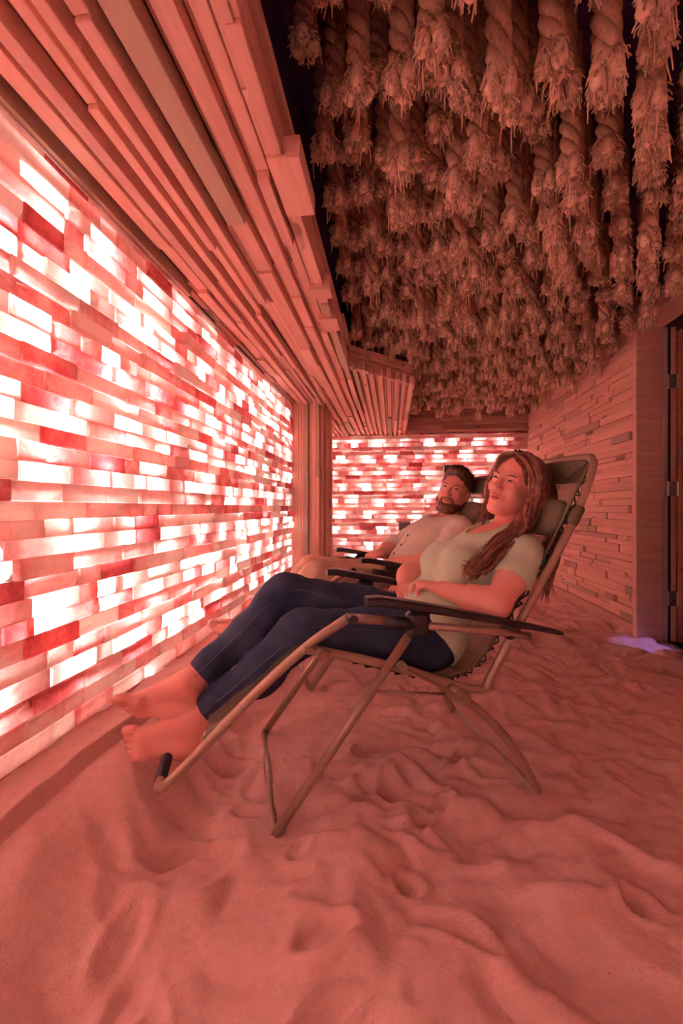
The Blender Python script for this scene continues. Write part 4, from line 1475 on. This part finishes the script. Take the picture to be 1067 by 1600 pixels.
    # locks from the parting down the near side, over the front of the near shoulder and onto the chest
    for i in range(64):
        a = hr.random(); w_ = hr.random()
        root_p = P(.062 - .12 * a, .000 + .030 * hr.random(), .122 - .016 * a)
        mid_p = P(.060 - .11 * a, .050 + .01 * hr.random(), .104 - .01 * a)
        side = P(.030 - .070 * a, .084 + .014 * w_, .030 + .02 * hr.random())
        low = np.array([-0.490 - .035 * a, .122 + .025 * w_, .895]) + jit(.010)
        sh = np.array([-0.430 - .02 * a, .150 + .03 * w_, .826]) + jit(.014)
        ch = np.array([-0.345, .172 + .02 * w_, .765]) + jit(.020)
        c2 = np.array([-0.275, .172 + .01 * w_, .705]) + jit(.020)
        e = np.array([-0.232, .168, .668]) + np.array([hr.uniform(-.05, .02), hr.uniform(-.010, .015), hr.uniform(-.015, .05)])
        lock([root_p, mid_p, side, low, sh, ch, c2, e], hr.uniform(.0055, .009), .011, hr.uniform(0, 6))
    # strands that frame the face from the parting over the temple
    for i in range(44):
        a = hr.random(); w_ = hr.random()
        root_p = P(.072 - .05 * a, -.004 + .016 * hr.random(), .110 + .008 * a)
        mid_p = P(.074 - .05 * a, .040 + .012 * w_, .088 + .008 * a)
        tmp = P(.054 - .045 * a, .074 + .010 * w_, .040)
        side = P(.036 - .05 * a, .084 + .012 * w_, -.018)
        low = np.array([-0.480 - .03 * a, .118 + .022 * w_, .893]) + jit(.008)
        sh = np.array([-0.425 - .02 * a, .148 + .03 * w_, .824]) + jit(.012)
        e = np.array([-0.330, .172 + .02 * w_, .750]) + np.array([hr.uniform(-.05, .07), hr.uniform(-.010, .015), hr.uniform(-.05, .03)])
        lock([root_p, mid_p, tmp, side, low, sh, e], hr.uniform(.004, .007), .009, hr.uniform(0, 6))
    for i in range(26):
        a = hr.random(); w_ = hr.random()
        root_p = P(.070 - .09 * a, .000 - .014 * hr.random(), .114 + .008 * a)
        mid_p = P(.072 - .08 * a, -.046 - .01 * w_, .088 + .004 * a)
        tmp = P(.050 - .06 * a, -.076 - .008 * w_, .035)
        low = P(.020 - .04 * a, -.084 - .01 * w_, -.060)
        e = np.array([-0.42, -.055, .835]) + jit(.02)
        lock([root_p, mid_p, tmp, low, e], hr.uniform(.004, .007), .007, hr.uniform(0, 6))
    # locks falling behind the near shoulder
    for i in range(56):
        a = hr.random(); w_ = hr.random()
        root_p = P(-.03 - .06 * a, .00 + .03 * hr.random(), .126 - .03 * a)
        mid_p = P(-.04 - .07 * a, .055, .095 - .02 * a)
        side = P(-.030 - .075 * a, .086 + .016 * w_, .020)
        low = np.array([-0.545 - .03 * a, .140 + .035 * w_, .885]) + jit(.010)
        sh = np.array([-0.535 - .02 * a, .185 + .03 * w_, .805]) + jit(.012)
        c2 = np.array([-0.508, .225, .715]) + jit(.016)
        e = np.array([-0.480, .240, .630]) + np.array([hr.uniform(-.02, .02), hr.uniform(-.015, .015), hr.uniform(-.05, .09)])
        lock([root_p, mid_p, side, low, sh, c2, e], hr.uniform(.0055, .009), .011, hr.uniform(0, 6))
    # far side
    for i in range(22):
        a = hr.random()
        root_p = P(.03 - .10 * a, -.01 - .03 * hr.random(), .128 - .012 * a)
        side = P(.010 - .085 * a, -.084, .03)
        low = P(.000 - .05 * a, -.085, -.07)
        e = np.array([-0.44, -.06, .80]) + jit(.03)
        lock([root_p, side, low, e], hr.uniform(.006, .009), .008, hr.uniform(0, 6))
    hair.build('locks', M['hair_w'], cap_o, True)
    return root

# ---------------------------------------------------------------- the man
def make_man():
    root = empty('person', (O2[0], O2[1], 0), PI + TH)
    tag(root, 'bearded man in a cream button-up shirt reclining behind the woman', 'person')
    f, l, u = axes_from(5, 48, 16)
    C = np.array([-0.512, 0.020, 1.000])
    hk = 1.085
    hp, P = head_prims(C, f, l, u, hk, True)
    neck = [_k(Cone(P(-.025, 0, -.060), (-0.492, 0.012, 0.805), .058, .064), .03)]
    A3 = [TT, YY, NN]
    torso = [Ell((-0.150, 0, 0.455), A3, (.115, .165, .110)), Ell((-0.235, 0, 0.560), A3, (.130, .150, .110)),
             Ell((-0.335, 0, 0.680), A3, (.140, .170, .115)), Ell((-0.425, 0, 0.762), A3, (.09, .175, .086)),
             Cone((-0.462, .175, .782), (-0.490, .05, .802), .056, .048), Cone((-0.462, -.175, .782), (-0.490, -.05, .802), .056, .048)]
    SL = np.array([-0.462, .198, .780]); EL = np.array([-0.318, .258, .608]); WL = np.array([-0.110, .125, .600])
    SR = np.array([-0.450, -.190, .785]); ER = np.array([-0.215, -.262, .640]); WR = np.array([-0.090, -.100, .625])
    def arm(S_, E_, W_):
        mid = (S_ + E_) / 2
        return [Cone(S_, mid, .060, .054), Cone(mid, E_, .054, .045), _k(Cone(E_, E_ + (W_ - E_) * .35, .045, .047), .03), _k(Cone(E_ + (W_ - E_) * .3, W_, .047, .031), .03)]
    armL, armR = arm(SL, EL, WL), arm(SR, ER, WR)
    fg = [(1.0, .072, (.3, .6, .4)), (.35, .080, (.3, .6, .4)), (-.33, .075, (.35, .65, .4)), (-.95, .060, (.4, .7, .4))]
    handL, tipL = hand_prims(WL, (.105, -.035, -.010), (0, 0, 1.0), (-.2, -1, 0), fg, [((.07, -.07, -.01), .045, .014, .012), ((.08, -.03, -.02), .032, .012, .010)], 1.1)
    handR, tipR = hand_prims(WR, (.09, .06, -.006), (0, 0, 1.0), (-.3, 1, 0), fg, [((.04, .09, 0), .045, .014, .012), ((.08, .05, -.02), .032, .012, .010)], 1.1)
    HL, HR = np.array([-0.135, .095, .455]), np.array([-0.135, -.095, .455])
    KL, AL = np.array([0.335, .140, .545]), np.array([0.665, .140, .265])
    KR, AR = np.array([0.335, -.080, .545]), np.array([0.665, .015, .260])
    def leg(H, K, A):
        t = lambda a, b_, q: a + (b_ - a) * q
        return [Cone(H, t(H, K, .45), .098, .084), Cone(t(H, K, .4), K, .086, .064), _k(Cone(K, t(K, A, .42), .060, .062), .04), _k(Cone(t(K, A, .40), t(K, A, .80), .062, .044), .04), _k(Cone(t(K, A, .78), A, .044, .038), .03)]
    legL, legR = leg(HL, KL, AL), leg(HR, KR, AR)
    footL, toeL = foot_prims(AL, (0.700, .145, .195), (0.828, .150, .285), (.1, -1, .1), 1.06, .2)
    footR, toeR = foot_prims(AR, (0.700, .012, .190), (0.830, .010, .280), (.1, 1, .1), 1.06, .2)
    F = Field((-0.75, -.36, .10), (1.0, .36, 1.20), .0048)
    add_group(F, torso, .05, 0)
    add_group(F, neck + hp, .02, .015)
    add_group(F, armL + handL, .02, .008); add_group(F, armR + handR, .02, .008)
    add_group(F, legL + footL, .03, .010); add_group(F, legR + footR, .03, .006)
    body = grow_mesh('body', F, M['skin_m'], root, 1)
    nail_geo(body, toeL, .003, .0068); nail_geo(body, toeR, .003, .0068)
    F = Field((-0.75, -.36, .33), (.10, .36, .92), .0044)
    elb = lambda S_, E_, q: S_ + (E_ - S_) * q
    scoop = [Ell((-0.462, .014, .872), [TT, YY, NN], (.090, .078, .13)), Cone((-0.405, .014, .83), (-0.350, .014, .775), .032, .008)]
    add_group(F, torso, .05, 0, .012, cuts=[((-0.02, 0, .50), (0.80, 0, -0.42))], minus=scoop, disp=wob(.0035, 32, 1))
    for S_, E_, W_ in ((SL, EL, WL), (SR, ER, WR)):
        add_group(F, [Cone(S_, elb(S_, E_, .5), .068, .062), Cone(elb(S_, E_, .45), E_, .062, .055), _k(Cone(E_, elb(E_, W_, .40), .054, .054), .03)], .02, .025, .003,
                  cuts=[(elb(E_, W_, .26), W_ - E_)], disp=wob(.0035, 45, 2))
    shirt = grow_mesh('shirt', F, M['linen'], root, 1)
    for S_, E_, W_ in ((SL, EL, WL), (SR, ER, WR)):       # rolled cuffs
        d = unit(W_ - E_); a1 = unit(np.cross(d, [0, 0, 1])); a2 = np.cross(d, a1)
        cf = MB()
        for q in (.16, .21, .255):
            c_ = elb(E_, W_, q)
            cf.tube([c_ + .054 * (math.cos(a) * a1 + math.sin(a) * a2) for a in np.linspace(0, 2 * PI, 21)], .007, 6)
        cf.build('rolled_cuff', M['linen'], shirt, True)
    # collar, placket and buttons, laid on the cloth
    co = np.empty(len(shirt.data.vertices) * 3); shirt.data.vertices.foreach_get('co', co); co = co.reshape(-1, 3)
    def on_cloth(t, y):
        q = co[(np.abs(co @ TT - t) < .008) & (np.abs(co[:, 1] - y) < .008)]
        return q[np.argmax(q @ NN)]
    for t in (.745, .690, .625, .555):
        q = on_cloth(t, .014)
        MB().tube([q - NN * .002, q + NN * .004], .0072, 10).build('button', M['button'], shirt)
    pk = MB()
    for y in (-.004, .030):
        pk.tube([on_cloth(t, y) + NN * .0005 for t in np.linspace(.76, .50, 14)], .0022, 5)
    pk.build('placket', M['linen'], shirt, True)
    nd = unit(P(-.025, 0, -.060) - np.array([-0.492, 0.012, 0.805])); c0 = np.array([-0.482, .014, .822])
    a1 = unit(NN - nd * np.dot(NN, nd)); a2 = np.cross(nd, a1)
    v = []; ff = []
    angs = np.linspace(.35, 2 * PI - .35, 26)
    for i, a in enumerate(angs):
        fr_ = abs(math.cos(a / 2)) ** 3
        rad = unit(math.cos(a) * a1 + math.sin(a) * a2)
        for (dr, dh) in ((.066, .022), (.072, .020), (.086, -.014 - .02 * fr_), (.080, -.018 - .02 * fr_), (.068, -.010)):
            v.append(c0 + rad * (dr + .006 * fr_) + nd * (dh - .018 * fr_))
    for i in range(len(angs) - 1):
        for j in range(5):
            q = (j + 1) % 5
            ff.append((i * 5 + j, i * 5 + q, (i + 1) * 5 + q, (i + 1) * 5 + j))
    ff.append((4, 3, 2, 1, 0)); ff.append(tuple((len(angs) - 1) * 5 + j for j in range(5)))
    mesh_obj('collar', v, ff, M['linen'], shirt, smooth=True)
    F = Field((-0.36, -.26, .14), (.74, .28, .72), .005)
    add_group(F, [Ell((-0.155, 0, 0.450), A3, (.115, .170, .112))], .03, 0, .008, cuts=[((-0.20, 0, .54), (-.50, 0, .86))])
    add_group(F, legL, .03, .03, .014, cuts=[(KL + (AL - KL) * .72, AL - KL)], disp=wob(.003, 40))
    add_group(F, legR, .03, .03, .014, cuts=[(KR + (AR - KR) * .72, AR - KR)], disp=wob(.003, 40, 1))
    grow_mesh('trousers', F, M['khaki'], root, 1)
    face_bits(P, f, l, u, hk, body, M['hair_m'], 1.0, (0.002, 0), 'lip_m', .72)
    F = Field(C - .2, C + .2, .004)
    cap = [Ell(P(-.020, 0, .046), [f, l, u], np.array((.102, .083, .092)) * hk), Ell(P(.035, 0, .105), [f, l, u], np.array((.055, .055, .030)) * hk)]
    cut_ = [Ell(P(.115, 0, -.030), [f, l, u], np.array((.098, .082, .112)) * hk), Ell(P(-.01, .085, -.03), [f, l, u], np.array((.035, .03, .045)) * hk), Ell(P(-.01, -.085, -.03), [f, l, u], np.array((.035, .03, .045)) * hk)]
    add_group(F, cap, .03, 0, minus=cut_, disp=wob(.003, 130))
    hair = grow_mesh('hair', F, M['hair_m'], root, 1)
    hr = random.Random(8); tf = MB()
    for i in range(60):
        a = hr.uniform(-.055, .055); b_ = hr.uniform(-.05, .06)
        p0 = P(b_ + .012, a, .118 - abs(a) * .5 - max(0, b_ - .03) * .4)
        p1 = P(b_ - .02, a * 1.05, .142 - abs(a) * .6); p2 = P(b_ - .06, a * 1.1, .128 - abs(a) * .7)
        tf.tube(smooth_path([p0, p1, p2], 4), [.004, .006, .002], 5)
    tf.build('tuft', M['hair_m'], hair, True)
    F = Field(C - .2, C + .2, .004)
    brd = []
    for s in (1, -1):
        brd += [Cone(P(-.004, s * .070, -.020), P(.004, s * .066, -.070), .009, .017), Cone(P(.004, s * .064, -.068), P(.050, s * .036, -.108), .018, .020), Cone(P(.050, s * .036, -.106), P(.074, 0, -.112), .020, .021)]
        brd += [_k(Cone(P(.040, s * .050, -.078), P(.074, s * .026, -.092), .013, .013), .015)]
        brd += [_k(Cone(P(.0985, s * .003, -.0475), P(.086, s * .029, -.057), .0040, .0040), .004), _k(Cone(P(.085, s * .031, -.058), P(.074, s * .032, -.088), .0046, .011), .010)]
    brd += [Ell(P(.076, 0, -.098), [f, l, u], np.array((.022, .030, .020)) * hk)]
    for p in brd:
        if isinstance(p, Cone): p.ra *= hk; p.rb *= hk
    add_group(F, brd, .02, 0, disp=wob(.0015, 160))
    grow_mesh('beard', F, M['beard'], root, 1)
    return root

woman = make_woman()
man = make_man()
